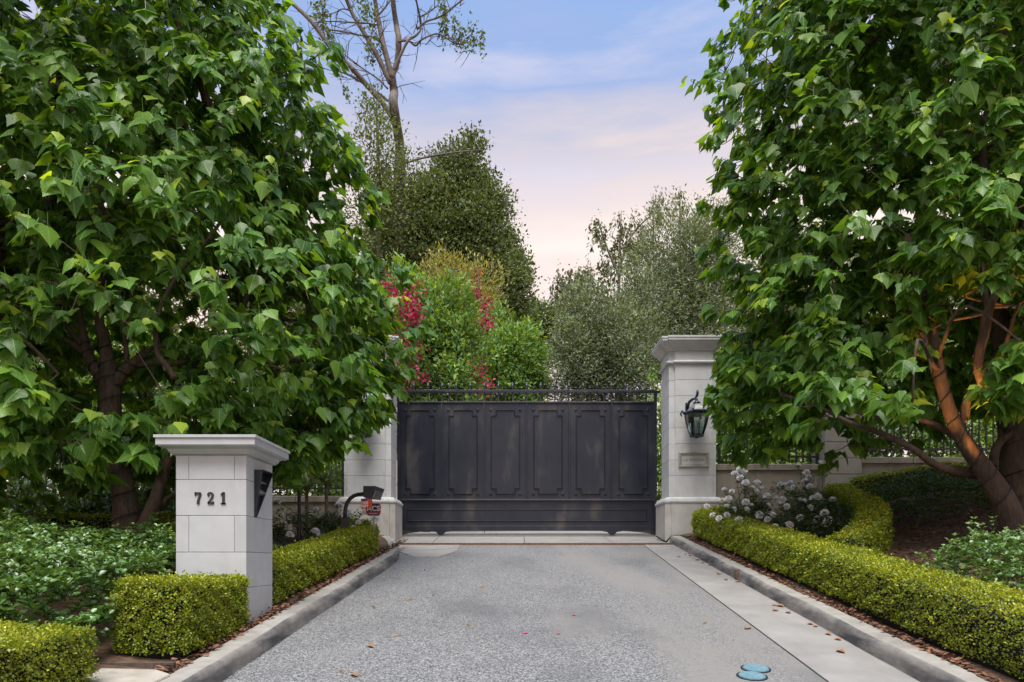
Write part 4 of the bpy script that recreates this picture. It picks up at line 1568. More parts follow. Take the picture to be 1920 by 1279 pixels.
bushes(RF, [(3.95, 11.7, .8, .6, 'white rose bush nearest the right gate pillar'), (4.35, 12.5, .7, .8, 'tall white rose bush against the wall beside the right gate pillar'),
            (4.3, 10.6, .8, .5, 'low white rose bush near the front of the right rose bed'), (5.0, 11.5, .9, .6, 'white rose bush in the middle of the right rose bed'),
            (5.4, 12.6, .8, .8, 'white rose bush reaching up in front of the stone pier'), (4.75, 10.0, .7, .45, 'low white rose bush inside the bend of the curved hedge')], '', R)
LF = [(634, 947, 11.6), (603, 963, 11.2), (592, 955, 11.3), (540, 990, 10.6), (544, 1003, 10.2), (592, 997, 10.3), (598, 1005, 10.1), (672, 980, 10.9), (684, 960, 11.3), (705, 973, 11.3), (700, 985, 11), (663, 990, 10.7), (655, 965, 11.3), (520, 940, 11.5), (690, 945, 11.6)]
bushes(LF, [(-2.95, 11.2, .8, .65, 'white rose bush behind the keypad post'), (-3.45, 11.6, .8, .65, 'white rose bush between the garden post and the keypad post'), (-3.85, 10.6, .7, .5, 'white rose bush left of the slim black garden post')], '', R)
# ------------------------------------------------------------------ the big leafy trees either side
CORAL = [shape_coral(.16, .22), shape_coral(.26, .40, .03), shape_coral(.08, .12, -.02, 1.06), shape_coral(.34, .55, .02, .92)]
CORAL_LOW = [shape_coral_low(.16, .22), shape_coral_low(.26, .40, .03), shape_coral_low(.08, .12, -.02, 1.06), shape_coral_low(.34, .55, .02, .92)]
LEAF_DATA = {}


def leaf_data(var, shade):
    """shared meshes for single leaves"""
    key = (var, shade)
    if key not in LEAF_DATA:
        t = [(.15, .02, .95), (.55, .04, 1.0), (.95, .10, 1.05), (.8, .55, 1.1), (.9, .95, 1.1)][shade]
        me = scatter_mesh('leaf', [(CORAL[var], np.zeros((1, 3)), np.array([(0, 1, 0)]), np.array([(0, 0, 1)]), [1.0], np.array([t]))])
        me.materials.append(MAT['coral_leaf'])
        LEAF_DATA[key] = me
    return LEAF_DATA[key]


def to_px(P_):
    P_ = np.asarray(P_)
    y_ = np.maximum(P_[:, 1], .1)
    return np.column_stack([CX + P_[:, 0] * F / y_, HZ - (P_[:, 2] - EYE) * F / y_])


def limb_mesh(pts, rad, n=10):
    """bend a limb smoothly through its points"""
    pts = [np.array(p, float) for p in pts]
    out, ro = [], []
    for i in range(len(pts) - 1):
        p0, p1, p2, p3 = pts[max(i - 1, 0)], pts[i], pts[i + 1], pts[min(i + 2, len(pts) - 1)]
        for t in np.linspace(0, 1, 5)[:-1]:
            out.append(.5 * (2 * p1 + (p2 - p0) * t + (2 * p0 - 5 * p1 + 4 * p2 - p3) * t * t + (3 * p1 - p0 - 3 * p2 + p3) * t ** 3))
            ro.append(rad[i] + (rad[i + 1] - rad[i]) * t)
    out.append(pts[-1]); ro.append(rad[-1])
    m = MB()
    m.tube(out, [q * (1 + .05 * math.sin(3.1 * k)) for k, q in enumerate(ro)], n)
    return m, out


def leafy_tree(label, base, limbs, lobes, n_tips, gaps, r, leaf=.20, auto=26, anchors=None):
    root = thing('leafy_tree', base, label, 'tree', 'big leafy trees beside the gate')
    samples = []
    trunk = None
    for pts, rad in limbs:
        m, path = limb_mesh(pts, rad)
        o = m.build('trunk' if trunk is None else 'limb', MAT['bark'], root if trunk is None else trunk, smooth=True)
        if trunk is None: trunk = o
        samples += [np.array(q) for q in path]
    # inner limbs that carry the crown
    ends = [np.array(p) for p in (anchors or [pts[-1] for pts, _ in limbs])]
    for k in range(auto):
        c, rr = lobes[k % len(lobes)]
        tgt = np.array(c) + rand_dirs(1, r)[0] * np.array(rr) * r.uniform(.35, .75)
        s = min(ends, key=lambda e: np.linalg.norm(e - tgt) + r.random())
        mid = s * .5 + tgt * .5 + np.array([0, 0, .25]) + r.normal(size=3) * .2
        d = np.linalg.norm(tgt - s)
        r0 = min(.05, .018 + .010 * d)
        m, path = limb_mesh([s, s * .75 + mid * .25 + r.normal(size=3) * .05, mid, tgt], [r0, r0 * .85, r0 * .6, r0 * .3], 7)
        m.build('limb', MAT['bark'], trunk, smooth=True)
        samples += [np.array(q) for q in path[2:]]
        if d > 1.2: ends.append(np.array(path[len(path) // 2]))
    samples = np.array(samples)
    # twig tips through the crown
    vol = np.array([rr[0] * rr[1] * rr[2] for _, rr in lobes]) ** .7
    vol /= vol.sum()
    tips = []
    while len(tips) < n_tips:
        k = r.choice(len(lobes), p=vol)
        c, rr = lobes[k]
        d = rand_dirs(1, r)[0]
        bumpy = 1 + .10 * math.sin(4.3 * d[0] + 3.1 * d[2] + k) + .08 * math.sin(9 * d[2] + 5 * d[1])
        rad = (r.uniform(.78, 1.0) if r.random() < .72 else r.uniform(.25, .8)) * bumpy
        p = np.array(c) + d * np.array(rr) * rad
        if p[2] < bed(p[0], p[1]) + .45: continue
        if p[1] < 3.5 and abs(p[0]) < 3: continue
        # inside another lobe only counts as interior
        q = to_px(p[None])[0]
        if any(((q[0] - g[0]) / g[2]) ** 2 + ((q[1] - g[1]) / g[3]) ** 2 < 1 and p[1] < g[4] for g in gaps): continue
        if q[0] < -420 or q[0] > 2340 or q[1] < -420: 
            if r.random() < .8: continue
        if p[1] > 13.1: continue
        tips.append((p, unit(d * np.array([1, 1, .6]))))
    tw = MB()
    O, B, N, S, T, VV = [], [], [], [], [], []
    d0 = [np.linalg.norm(samples - p, axis=1).min() for p, _ in tips]
    grown = np.empty((len(samples) + 2 * len(tips), 3))
    grown[:len(samples)] = samples
    ng = len(samples)
    for ti in np.argsort(d0):
        p, out = tips[ti]
        dd = np.linalg.norm(grown[:ng] - p, axis=1)
        st = grown[dd.argmin()]
        L = dd.min()
        ln = L
        mid = (st + p) / 2 + np.array([0, 0, -.06]) * ln + r.normal(size=3) * .03
        end_dir = unit(out * .8 + np.array([0, 0, .35]) + r.normal(size=3) * .25)
        tip = p + end_dir * .12
        grown[ng], grown[ng + 1] = p, mid
        ng += 2
        tw.tube([st, mid, p, tip], [min(.016, .007 + .008 * ln), .007, .005, .003], 3, caps=False)
        k = r.integers(8, 13)
        new = r.random()
        outh = unit(np.array([out[0], out[1] - .25, 0]))
        for j in range(k):
            u = j / (k - 1)                                 # 0 old leaf, 1 tip
            a = j * 2.4 + r.uniform(-.5, .5)
            h = np.array([math.cos(a), math.sin(a), 0])
            h = unit(h * .7 + outh * .95)
            c = p + end_dir * (.14 * u) - unit(p - mid) * min(.5, .8 * np.linalg.norm(p - mid)) * (1 - u) * r.uniform(.4, 1)
            size = leaf * (r.uniform(.62, 1.3) if u < .7 else r.uniform(.4, .85))
            pl_ = size * r.uniform(.45, .8)
            young_ = 0
            if u > .72 and new < .45: young_ = r.uniform(.25, 1)
            dr = r.uniform(.4, 1.3) if young_ < .3 else r.uniform(.5, 1.35)
            b = h * math.cos(dr) + np.array([0, 0, -math.sin(dr)])
            nn = h * math.sin(dr) + np.array([0, 0, math.cos(dr)]) + r.normal(size=3) * .28
            O.append(c + h * pl_ + np.array([0, 0, .35 * pl_ * (u - .3)]))
            B.append(b + r.normal(size=3) * .15)
            N.append(nn)
            S.append(size)
            T.append((r.random() ** 1.2, young_, r.uniform(.8, 1.15)))
            VV.append(r.integers(0, 4))
    O, B, N, S, T, VV = (np.array(a) for a in (O, B, N, S, T, VV))
    q = to_px(O)
    keep = np.ones(len(O), bool)
    for g in gaps:
        keep &= ~((((q[:, 0] - g[0]) / (g[2] * .86)) ** 2 + ((q[:, 1] - g[1]) / (g[3] * .86)) ** 2 < 1) & (O[:, 1] < g[4]))
    keep &= O[:, 2] - S > gz(8) + .1
    O, B, N, S, T, VV, q = O[keep], B[keep], N[keep], S[keep], T[keep], VV[keep], q[keep]
    # the leaves that show largest become single objects
    best = {}
    for i in range(len(O)):
        if 0 < q[i, 0] < 1920 and 0 < q[i, 1] < 1279:
            c = (int(q[i, 0] // 26), int(q[i, 1] // 26))
            if c not in best or O[i, 1] < O[best[c], 1]: best[c] = i
    pick = sorted(best.values(), key=lambda i: -S[i] / O[i, 1])[:300]
    rest = np.ones(len(O), bool)
    rest[pick] = False
    groups = [(CORAL_LOW[v], O[rest & (VV == v)], B[rest & (VV == v)], N[rest & (VV == v)], S[rest & (VV == v)], T[rest & (VV == v)]) for v in range(4)]
    crown = tag(link('crown', scatter_mesh('crown', groups), MAT['coral_leaf'], root), kind='stuff')
    base_v = Vector(base)
    for i in pick:
        b = Vector(B[i]).normalized()
        n_ = Vector(N[i])
        n_ = (n_ - b * n_.dot(b)).normalized()
        t_ = b.cross(n_)
        mt = Matrix((t_, b, n_)).transposed().to_4x4()
        sh = 4 if T[i, 1] > .6 else 3 if T[i, 1] > .2 else int(min(2, T[i, 0] * 3))
        o = bpy.data.objects.new('leaf', leaf_data(int(VV[i]), sh))
        COL.objects.link(o)
        o.parent = crown
        o.matrix_local = Matrix.Translation(Vector(O[i]) - base_v) @ mt @ Matrix.Diagonal((S[i], S[i], S[i], 1))
    tag(tw.build('twigs', MAT['twig'], root), kind='stuff')
    return root


def pxl(seq, dflt):
    """(px, py, width px[, depth]) along a limb to points and radii"""
    P_, R_ = [], []
    for s in seq:
        d = s[3] if len(s) > 3 else dflt
        P_.append(tuple(at(s[0], s[1], d)))
        R_.append(s[2] * d / F / 2)
    return P_, R_


RT = np.random.default_rng(23)
D = 8.3
left_limbs = [pxl([(240, 1075, 68), (238, 985, 50), (232, 920, 42), (217, 850, 39), (208, 780, 37), (207, 722, 38), (201, 672, 24), (196, 640, 20), (186, 600, 17), (190, 520, 14), (210, 420, 11)], D),
              pxl([(204, 735, 24), (180, 695, 20), (163, 662, 18), (157, 630, 14), (150, 590, 12), (135, 520, 9)], D),
              pxl([(163, 665, 14), (135, 645, 12), (100, 625, 10), (60, 590, 8, 8.0)], D),
              pxl([(158, 650, 12), (128, 615, 10), (108, 570, 8), (95, 520, 7)], D),
              pxl([(208, 730, 26), (233, 697, 22), (258, 676, 19), (273, 662, 17)], D),
              pxl([(258, 686, 11), (295, 681, 9), (330, 682, 8), (390, 660, 6, 8.6)], D),
              pxl([(240, 690, 10), (237, 660, 9), (234, 620, 8), (250, 540, 6)], D),
              pxl([(329, 711, 13, 7.9), (312, 686, 12, 7.9), (298, 668, 10, 7.9), (292, 640, 9, 7.9), (296, 590, 8, 7.9), (330, 520, 7, 8.1), (390, 450, 6, 8.4), (450, 360, 5, 8.8)], 7.9),
              pxl([(258, 1040, 34, 8.2), (272, 985, 27, 8.2), (292, 935, 23, 8.2), (306, 890, 20, 8.3), (325, 840, 18, 8.4), (360, 760, 15, 8.7), (420, 660, 11, 9), (470, 540, 8, 9.2)], 8.2),
              pxl([(300, 948, 10), (318, 932, 9), (345, 918, 7), (400, 880, 5, 8.8)], 8.25),
              pxl([(170, 850, 12, 8.5), (120, 800, 10, 8.4), (60, 740, 8, 8.2), (0, 700, 6, 8)], 8.4)]
left_lobes = [((-4.9, 8.9, 4.7), (3.35, 2.9, 2.1)), ((-5.0, 8.9, 7.0), (2.95, 2.7, 2.1)), ((-5.45, 8.9, 9.2), (2.3, 2.4, 1.9)), ((-2.45, 9.9, 4.75), (1.1, 1.0, 1.25)), ((-3.75, 9.3, 7.6), (1.0, 1.2, 1.3)), ((-3.0, 9.5, 6.6), (1.0, 1.1, 1.1)), ((-2.8, 9.3, 3.35), (.75, .8, .7)), ((-2.6, 10.3, 3.95), (.6, .6, .55)), ((-4.5, 8.6, 3.2), (2.15, 2.2, .95)), ((-7.6, 8.3, 5.2), (2.3, 2.6, 3.4))]
leafy_tree('big leafy tree on the left with wire wrapped trunk behind the number pillar', tuple(at(242, 1040, D)), left_limbs, left_lobes, 4000,
           [(195, 690, 125, 92, 8.6), (262, 945, 75, 75, 8.6), (420, 1010, 140, 90, 20), (330, 690, 60, 45, 8.2)], RT, .172, 28)
# second tree, its stem at the left edge
leafy_tree('second leafy tree with a thin trunk at the left edge', tuple(at(-40, 1000, 8.9)),
           [pxl([(-30, 1010, 34), (-18, 880, 27), (2, 700, 24), (6, 560, 20), (0, 430, 16), (20, 300, 12), (60, 180, 8)], 8.9), pxl([(4, 650, 12), (40, 560, 10), (75, 470, 8), (110, 380, 6)], 8.9)],
           [((-6.6, 9.3, 8.2), (2.0, 2.0, 2.4)), ((-8.2, 7.6, 3.4), (1.7, 1.8, 1.5)), ((-5.4, 7.0, 3.1), (1.5, .9, .75))], 480, [(195, 690, 125, 92, 8.6), (262, 960, 75, 75, 20), (440, 1010, 150, 90, 20)], RT, .20, 10)

D = 8.0
right_limbs = [pxl([(1930, 1060, 100), (1920, 985, 76), (1912, 900, 64), (1903, 810, 58), (1895, 720, 46), (1882, 645, 38), (1870, 580, 28), (1862, 500, 22), (1850, 380, 16), (1840, 240, 11)], 8.2),
               pxl([(1910, 1010, 50), (1882, 938, 42), (1850, 888, 35), (1815, 838, 30), (1790, 795, 26), (1770, 735, 22), (1760, 690, 22), (1754, 650, 17), (1735, 560, 13), (1700, 440, 10)], 7.8),
               pxl([(1766, 720, 18), (1752, 690, 16), (1742, 650, 13), (1700, 580, 9)], 7.9),
               pxl([(1795, 805, 20), (1808, 780, 17), (1814, 745, 14), (1828, 725, 12), (1870, 690, 9)], 7.8),
               pxl([(1888, 800, 20, 8.1), (1862, 755, 18, 7.9), (1838, 705, 17), (1836, 665, 17), (1846, 622, 18), (1852, 584, 18), (1868, 548, 13), (1884, 512, 10), (1895, 440, 8)], 7.7),
               pxl([(1853, 580, 12), (1848, 552, 10), (1846, 520, 9), (1830, 450, 7)], 7.7),
               pxl([(1846, 588, 6), (1820, 594, 5), (1780, 602, 5), (1740, 620, 4)], 7.7),
               pxl([(1856, 576, 6), (1890, 575, 5), (1918, 577, 4)], 7.7),
               pxl([(1835, 890, 20), (1762, 876, 15), (1712, 842, 12), (1650, 812, 10), (1590, 791, 8), (1530, 760, 6, 8.4), (1470, 740, 5, 8.8)], 8.0),
               pxl([(1795, 820, 16), (1745, 793, 11), (1690, 783, 10), (1622, 780, 8), (1560, 730, 6, 8.5)], 8.0),
               pxl([(1860, 880, 18), (1870, 835, 15), (1900, 810, 12), (1960, 760, 9)], 8.1)]
right_lobes = [((6.15, 9.1, 7.7), (3.35, 2.9, 2.2)), ((6.0, 9.1, 5.3), (3.05, 2.8, 1.75)), ((4.55, 9.6, 3.95), (1.6, 1.6, 1.0)), ((8.0, 7.6, 4.3), (2.2, 2.0, 1.5)), ((6.3, 9.0, 9.8), (3.2, 2.7, 1.9)), ((3.75, 10.0, 4.0), (.75, .9, .9)), ((4.35, 9.6, 6.3), (1.35, 1.4, 1.5)), ((5.6, 7.1, 3.3), (.6, .4, .5)), ((4.55, 7.3, 3.25), (.75, .4, .4)), ((4.0, 8.1, 3.3), (.75, .5, .5)), ((5.5, 7.4, 4.9), (1.0, .7, .8)), ((4.45, 9.5, 8.6), (1.35, 1.4, 1.5))]
leafy_tree('big leafy tree on the right with leaning warm lit limbs', tuple(at(1912, 1055, 8.2)), right_limbs, right_lobes, 4000,
           [(1285, 800, 52, 140, 20), (1768, 712, 48, 95, 8.4), (1852, 600, 48, 85, 8.3), (1810, 925, 120, 45, 8.6), (1600, 830, 60, 60, 9), (1850, 960, 200, 110, 20), (1665, 700, 28, 22, 20), (1640, 392, 26, 14, 20), (1705, 402, 22, 14, 20), (1760, 395, 20, 12, 20), (1630, 990, 200, 100, 20)],
           RT, .172, 28, anchors=[p[0][-1] for p in right_limbs] + [right_limbs[0][0][5], right_limbs[1][0][6]])
# leaf spray reaching over the right pillar cap
leafy_tree('third leafy tree standing farther right behind the big one', tuple(at(2080, 960, 10.2)),
           [pxl([(2070, 980, 60), (2055, 850, 50), (2030, 700, 42), (2010, 560, 34), (1980, 420, 24), (1960, 300, 16)], 10.2), pxl([(2020, 640, 22), (1950, 560, 16), (1890, 480, 11), (1830, 420, 8)], 10.2)],
           [((8.4, 10.6, 6.2), (2.4, 2.0, 2.4)), ((8.6, 10.4, 9.0), (2.4, 2.0, 2.0))], 420, [(1850, 960, 200, 130, 20), (1665, 700, 28, 22, 20), (1640, 392, 26, 14, 20), (1705, 402, 22, 14, 20), (1760, 395, 20, 12, 20)], RT, .20, 10)


def wrap_cable(path, radii, turns, label):
    """string light cable wound round a trunk"""
    pts = []
    P_ = [np.array(p) for p in path]
    n = turns * 14
    for k in range(n + 1):
        u = k / n * (len(P_) - 1)
        i = min(int(u), len(P_) - 2)
        f = u - i
        c = P_[i] * (1 - f) + P_[i + 1] * f
        rr = (radii[i] * (1 - f) + radii[i + 1] * f) * 1.07 + .006
        d = unit(P_[i + 1] - P_[i])
        a = unit(np.cross(d, np.array([0, 1, .01])))
        b = np.cross(d, a)
        th = k / 14 * 2 * math.pi
        pts.append(c + rr * (math.cos(th) * a + math.sin(th) * b) + d * .02 * math.sin(th * .37))
    o = MB().tube(pts, .0065, 4).build('string_light_cable', MAT['cable_black'])
    tag(o, label, 'cable', 'light strings wound round the trees')


wrap_cable(left_limbs[0][0][1:8], left_limbs[0][1][1:8], 9, 'dark light string wound round the left tree trunk')
wrap_cable(left_limbs[4][0], left_limbs[4][1], 4, 'dark light string wound round the cut right limb of the left tree')
wrap_cable(left_limbs[1][0][:4], left_limbs[1][1][:4], 5, 'dark light string wound round the left limb of the left tree')
wrap_cable(right_limbs[0][0][1:7], right_limbs[0][1][1:7], 9, 'dark light string wound round the upright right trunk')
wrap_cable(right_limbs[1][0][1:8], right_limbs[1][1][1:8], 8, 'dark light string wound round the leaning right limb')
wrap_cable(right_limbs[4][0][:4], right_limbs[4][1][:4], 4, 'dark light string wound round the warm lit upper right limb')


# warm garden uplights at the trees
def uplight(loc, target, label, watt):
    loc, target = Vector(loc), Vector(target)
    root = thing('garden_uplight', loc, label, 'spotlight', 'garden uplights at the feet of the trees')
    d = (target - loc).normalized()
    MB().tube([loc + Vector((0, 0, -.12)), loc], .012, 6).build('stake', MAT['black_metal'], root)
    MB().tube([loc - d * .01, loc + d * .03, loc + d * .11, loc + d * .112], [.022, .034, .036, .030], 12).build('housing', MAT['black_metal'], root, smooth=False)
    L = bpy.data.lights.new('uplight_lamp', 'SPOT')
    L.energy = watt
    L.color = (1.0, .42, .10)
    L.spot_size = math.radians(23)
    L.spot_blend = .6
    L.shadow_soft_size = .03
    o = bpy.data.objects.new('uplight_lamp', L)
    COL.objects.link(o)
    o.parent = root
    o.location = d * .13
    o.rotation_euler = d.to_track_quat('-Z', 'Y').to_euler()


uplight((4.35, 6.7, bed(4.35, 6.7) + .14), at(1768, 690, 7.85), 'small black garden uplight under the leaning right limb', 450)
uplight((5.1, 7.4, bed(5.1, 7.4) + .14), at(1853, 590, 7.72), 'small black garden uplight aimed at the upper right limb', 420)
uplight((-3.75, 7.5, bed(-3.75, 7.5) + .30), at(312, 680, 7.9), 'small black garden uplight beside the left tree', 30)


# ------------------------------------------------------------------ vegetation beyond the wall
def lob(px, py, y_, rx, rz, ry):
    c = at(px, py, y_)
    return (tuple(c), (rx * y_ / F, ry, rz * y_ / F))


def cloud(lobes, n_cl, per, cr, size, r, young=.1, up=.4, droop=0.0, surf=.7, base=(0, 1)):
    vol = np.array([rr[0] * rr[2] for _, rr in lobes])
    vol /= vol.sum()
    ks = r.choice(len(lobes), n_cl, p=vol)
    C = np.array([lobes[k][0] for k in ks])
    RR = np.array([lobes[k][1] for k in ks])
    d = rand_dirs(n_cl, r)
    rad = np.where(r.random(n_cl) < surf, r.uniform(.8, 1.02, n_cl), r.uniform(.2, .85, n_cl))
    rad *= 1 + .15 * np.sin(5 * d[:, 0] + 4 * d[:, 2] + ks) + .12 * np.sin(11 * d[:, 2] + 7 * d[:, 0] + 2 * ks)
    cc = C + d * RR * rad[:, None]
    shade = r.uniform(.62, 1.12, n_cl)
    O = np.repeat(cc, per, 0) + r.normal(size=(n_cl * per, 3)) * np.array([cr, cr, cr * .75]) * (.35 if droop > .5 else 1)
    if droop > .5:
        O[:, 2] -= np.tile(np.linspace(0, 1, per), n_cl) * np.repeat(r.uniform(.4, 1.3, n_cl), per)
    dd = np.repeat(d, per, 0)
    n = len(O)
    B = unit(dd * .7 + rand_dirs(n, r) * .8 + np.array([0, 0, up - droop * 1.6]))
    cn = np.repeat(unit(d * .8 + rand_dirs(n_cl, r) * .45 + np.array([0, -.15, .7])), per, 0)
    N = unit(cn + rand_dirs(n, r) * .38)
    S = size * r.uniform(.6, 1.25, n)
    T = tints(n, r, young, .8, 1.15, base)
    T[:, 2] *= np.repeat(shade, per)
    return O, B, N, S, T


def crown_tree(name, label, cat, group, lobes, n_cl, per, cr, size, mat, r, shape, trunk=(), barkm='bark_dark', extra=None, ymin=14.2, **kw):
    base_pt = trunk[0][0][0] if trunk else (lobes[0][0][0], lobes[0][0][1], bed(lobes[0][0][0], min(lobes[0][0][1], 60)))
    root = thing(name, base_pt, label, cat, group)
    tr = None
    for pts, rad in trunk:
        m, _p = limb_mesh(pts, rad, 8)
        o = m.build('trunk' if tr is None else 'limb', MAT[barkm], root if tr is None else tr, smooth=True)
        if tr is None: tr = o
    g = [(shape,) + cloud(lobes, n_cl, per, cr, size, r, **kw)]
    if extra: g += extra
    o = g[0][1]
    kp = o[:, 2] > gz(15) - .1
    kp &= o[:, 1] > ymin
    g[0] = (shape,) + tuple(a[kp] for a in g[0][1:])
    tag(link('crown', scatter_mesh('crown', g), MAT[mat], root), kind='stuff')
    return root


RB = np.random.default_rng(31)
NAR = shape_diamond(.17, .05)
OVA = shape_diamond(.30, .08)
GB = 'garden vegetation beyond the gate'


def stem(px, py, w, y_, px2=None, py2=None, w2=None):
    x0 = at(px, 0, y_).x
    return ([(x0, y_, gz(y_) - .1), tuple(at(px, py, y_)), tuple(at(px2 or px, py2 or py - 80, y_))], [w * 1.2 * y_ / F / 2, w * y_ / F / 2, (w2 or w * .5) * y_ / F / 2])


crown_tree('clipped_shrub', 'tall rounded bright green shrub just behind the gate beside the red flowers', 'shrub', GB,
           [lob(790, 680, 18, 105, 165, 1.4), lob(855, 720, 17.6, 50, 130, 1.0), lob(745, 640, 18.5, 90, 120, 1.2), lob(838, 600, 18, 58, 75, 1.0)], 2700, 11, .11, .14, 'shrub_leaf', RB, shape_diamond(.22, .06), [stem(800, 700, 14, 18)], young=.18, base=(0, .95))
crown_tree('clipped_shrub', 'second rounded green shrub behind the middle of the gate', 'shrub', GB,
           [lob(960, 690, 23, 70, 95, 1.6), lob(925, 700, 22.5, 40, 80, 1.2), lob(985, 720, 22.5, 42, 80, 1.2)], 1700, 11, .12, .16, 'shrub_leaf', RB, shape_diamond(.22, .06), [stem(960, 720, 12, 23)], young=.22, base=(0, .95))
crown_tree('yellow_shrub', 'yellowish feathery shrub above the green clipped shrubs', 'shrub', GB,
           [lob(840, 540, 25, 60, 55, 1.6), lob(900, 550, 25, 40, 55, 1.4), lob(850, 610, 25, 70, 60, 1.5)], 950, 11, .16, .15, 'yellow_leaf', RB, NAR, [stem(850, 600, 10, 25)], young=.3, up=.9)
crown_tree('evergreen_tree', 'dark evergreen tree rising to a point left of the open sky', 'tree', GB,
           [lob(868, 330, 34, 38, 62, 1.4), lob(850, 410, 34, 80, 65, 2.2), lob(905, 430, 34, 45, 75, 1.8), lob(800, 490, 34, 110, 70, 2.6), lob(920, 520, 34, 64, 75, 2.0), lob(962, 545, 33, 30, 62, 1.2), lob(890, 600, 34, 90, 55, 2.2), lob(760, 450, 35, 60, 90, 2.0), lob(888, 272, 34, 14, 20, .6), lob(934, 385, 34, 20, 20, .8), lob(950, 445, 34, 20, 20, .8), lob(972, 500, 33.5, 20, 22, .8), lob(828, 305, 34, 20, 25, .8), lob(805, 365, 34, 34, 28, 1.0), lob(905, 345, 34, 20, 18, .7)], 5900, 12, .27, .175, 'ever_leaf', RB, OVA, [stem(865, 480, 16, 34, 868, 280, 3)], young=.12)
crown_tree('thin_tree', 'thin brownish tree wrapped round the tall bare trunk', 'tree', GB,
           [lob(715, 290, 31, 48, 80, 1.5), lob(735, 400, 31, 45, 80, 1.5), lob(690, 420, 31, 50, 100, 1.6), lob(700, 210, 31, 22, 40, .8), lob(765, 330, 31, 22, 50, .9)], 900, 9, .26, .16, 'ever_leaf', RB, OVA, [stem(710, 380, 8, 31, 705, 190, 2)], 'bark_grey', young=.35, base=(.2, 1))
crown_tree('olive_tree', 'big grey green olive tree right of the open sky', 'tree', GB,
           [lob(1270, 520, 22, 95, 115, 1.8), lob(1310, 640, 21.5, 80, 110, 1.6), lob(1225, 610, 21.5, 80, 110, 1.6), lob(1330, 480, 22, 60, 85, 1.4)], 5200, 11, .16, .12, 'olive_leaf', RB, NAR,
           [stem(1262, 690, 13, 21.5, 1275, 560, 7), pxl([(1262, 690, 9), (1240, 640, 6), (1215, 580, 4)], 21.5), pxl([(1262, 680, 9), (1300, 620, 7), (1312, 560, 4)], 21.5)], young=.15)
crown_tree('olive_tree', 'lower olive tree in the gap above the right half of the gate', 'tree', GB,
           [lob(1120, 640, 20, 75, 95, 1.5), lob(1085, 690, 19.5, 50, 85, 1.2), lob(1170, 680, 19.5, 65, 90, 1.4), lob(1075, 600, 20.5, 32, 50, .9)], 4000, 11, .13, .115, 'olive_leaf', RB, NAR,
           [stem(1130, 740, 9, 19.5, 1135, 650, 5), pxl([(1130, 735, 7), (1165, 690, 5), (1185, 640, 3)], 19.5)], young=.15)
crown_tree('weeping_tree', 'sparse weeping tree against the sky above the olives', 'tree', GB,
           [lob(1122, 425, 33, 20, 38, .7), lob(1170, 405, 33, 26, 24, .8), lob(1150, 470, 33, 34, 40, 1.0), lob(1208, 420, 33, 26, 26, .8), lob(1122, 500, 33, 18, 38, .7), lob(1190, 460, 33, 26, 40, .8)], 150, 11, .20, .20, 'birch_leaf', RB, OVA,
           [stem(1160, 560, 6, 33, 1165, 395, 1.2), pxl([(1162, 520, 5), (1140, 470, 4), (1120, 410, 2)], 33), pxl([(1163, 500, 5), (1185, 440, 4), (1225, 400, 2)], 33)], 'bark_grey', droop=.9, surf=.5)
crown_tree('weeping_tree', 'small weeping tree at the low point of the sky', 'tree', GB,
           [lob(1060, 530, 31, 26, 38, .8), lob(1092, 515, 31, 22, 34, .8), lob(1075, 570, 31, 36, 34, 1.0)], 200, 11, .18, .18, 'birch_leaf', RB, OVA, [stem(1080, 600, 7, 31, 1085, 500, 2), pxl([(1080, 580, 4), (1060, 540, 3), (1045, 510, 2)], 31)], 'bark_grey', droop=.9)
crown_tree('slender_tree', 'slender pointed tree tops behind the olive near the right tree', 'tree', GB,
           [lob(1275, 385, 36, 9, 42, .4), lob(1225, 395, 36, 8, 36, .4), lob(1312, 400, 36, 8, 42, .4), lob(1200, 470, 36, 40, 55, 1.2)], 130, 9, .20, .17, 'birch_leaf', RB, OVA, [stem(1275, 480, 4, 36, 1275, 348, .8), stem(1225, 480, 3, 36, 1225, 362, .7)], 'bark_grey', surf=.3)
crown_tree('far_tree', 'far flat topped tree at the bottom of the sky gap', 'tree', GB,
           [lob(1010, 605, 48, 50, 34, 2.0), lob(975, 600, 47, 40, 30, 1.8), lob(1040, 625, 48, 50, 50, 2.0)], 600, 11, .30, .26, 'ever_leaf', RB, OVA, [stem(1010, 640, 8, 48, 1010, 610, 3)], base=(.3, 1))
for i, (px, py, y_, rx, rz, lab) in enumerate(((1400, 790, 17.5, 90, 120, 'green shrub behind the iron fence next to the right gate pillar'), (1560, 760, 18, 110, 150, 'green shrub behind the stone pier'), (1740, 760, 18, 120, 150, 'green shrub behind the leaning right limb'),
                                               (1930, 730, 18.5, 130, 170, 'green shrub behind the upright right trunk'), (600, 830, 17, 110, 130, 'green shrub behind the fence left of the left pillar'), (420, 800, 17.5, 120, 170, 'green shrub behind the wall and the number pillar'),
                                               (220, 760, 17.5, 130, 200, 'green shrub showing through the fork of the left tree'), (30, 760, 18, 130, 200, 'green shrub behind the left edge tree'), (1262, 840, 18, 70, 130, 'green shrub showing between the gate and the right gate pillar'))):
    crown_tree('garden_shrub', lab, 'shrub', GB, [lob(px, py, y_, rx, rz, 1.2), lob(px + 30, py + 60, y_ - .6, rx * .8, rz * .6, 1.0)], 850, 10, .16, .17, 'shade_leaf' if i % 2 else 'shrub_leaf', RB, shape_diamond(.2, .06), [stem(px, py + 60, 10, y_)], young=.15)
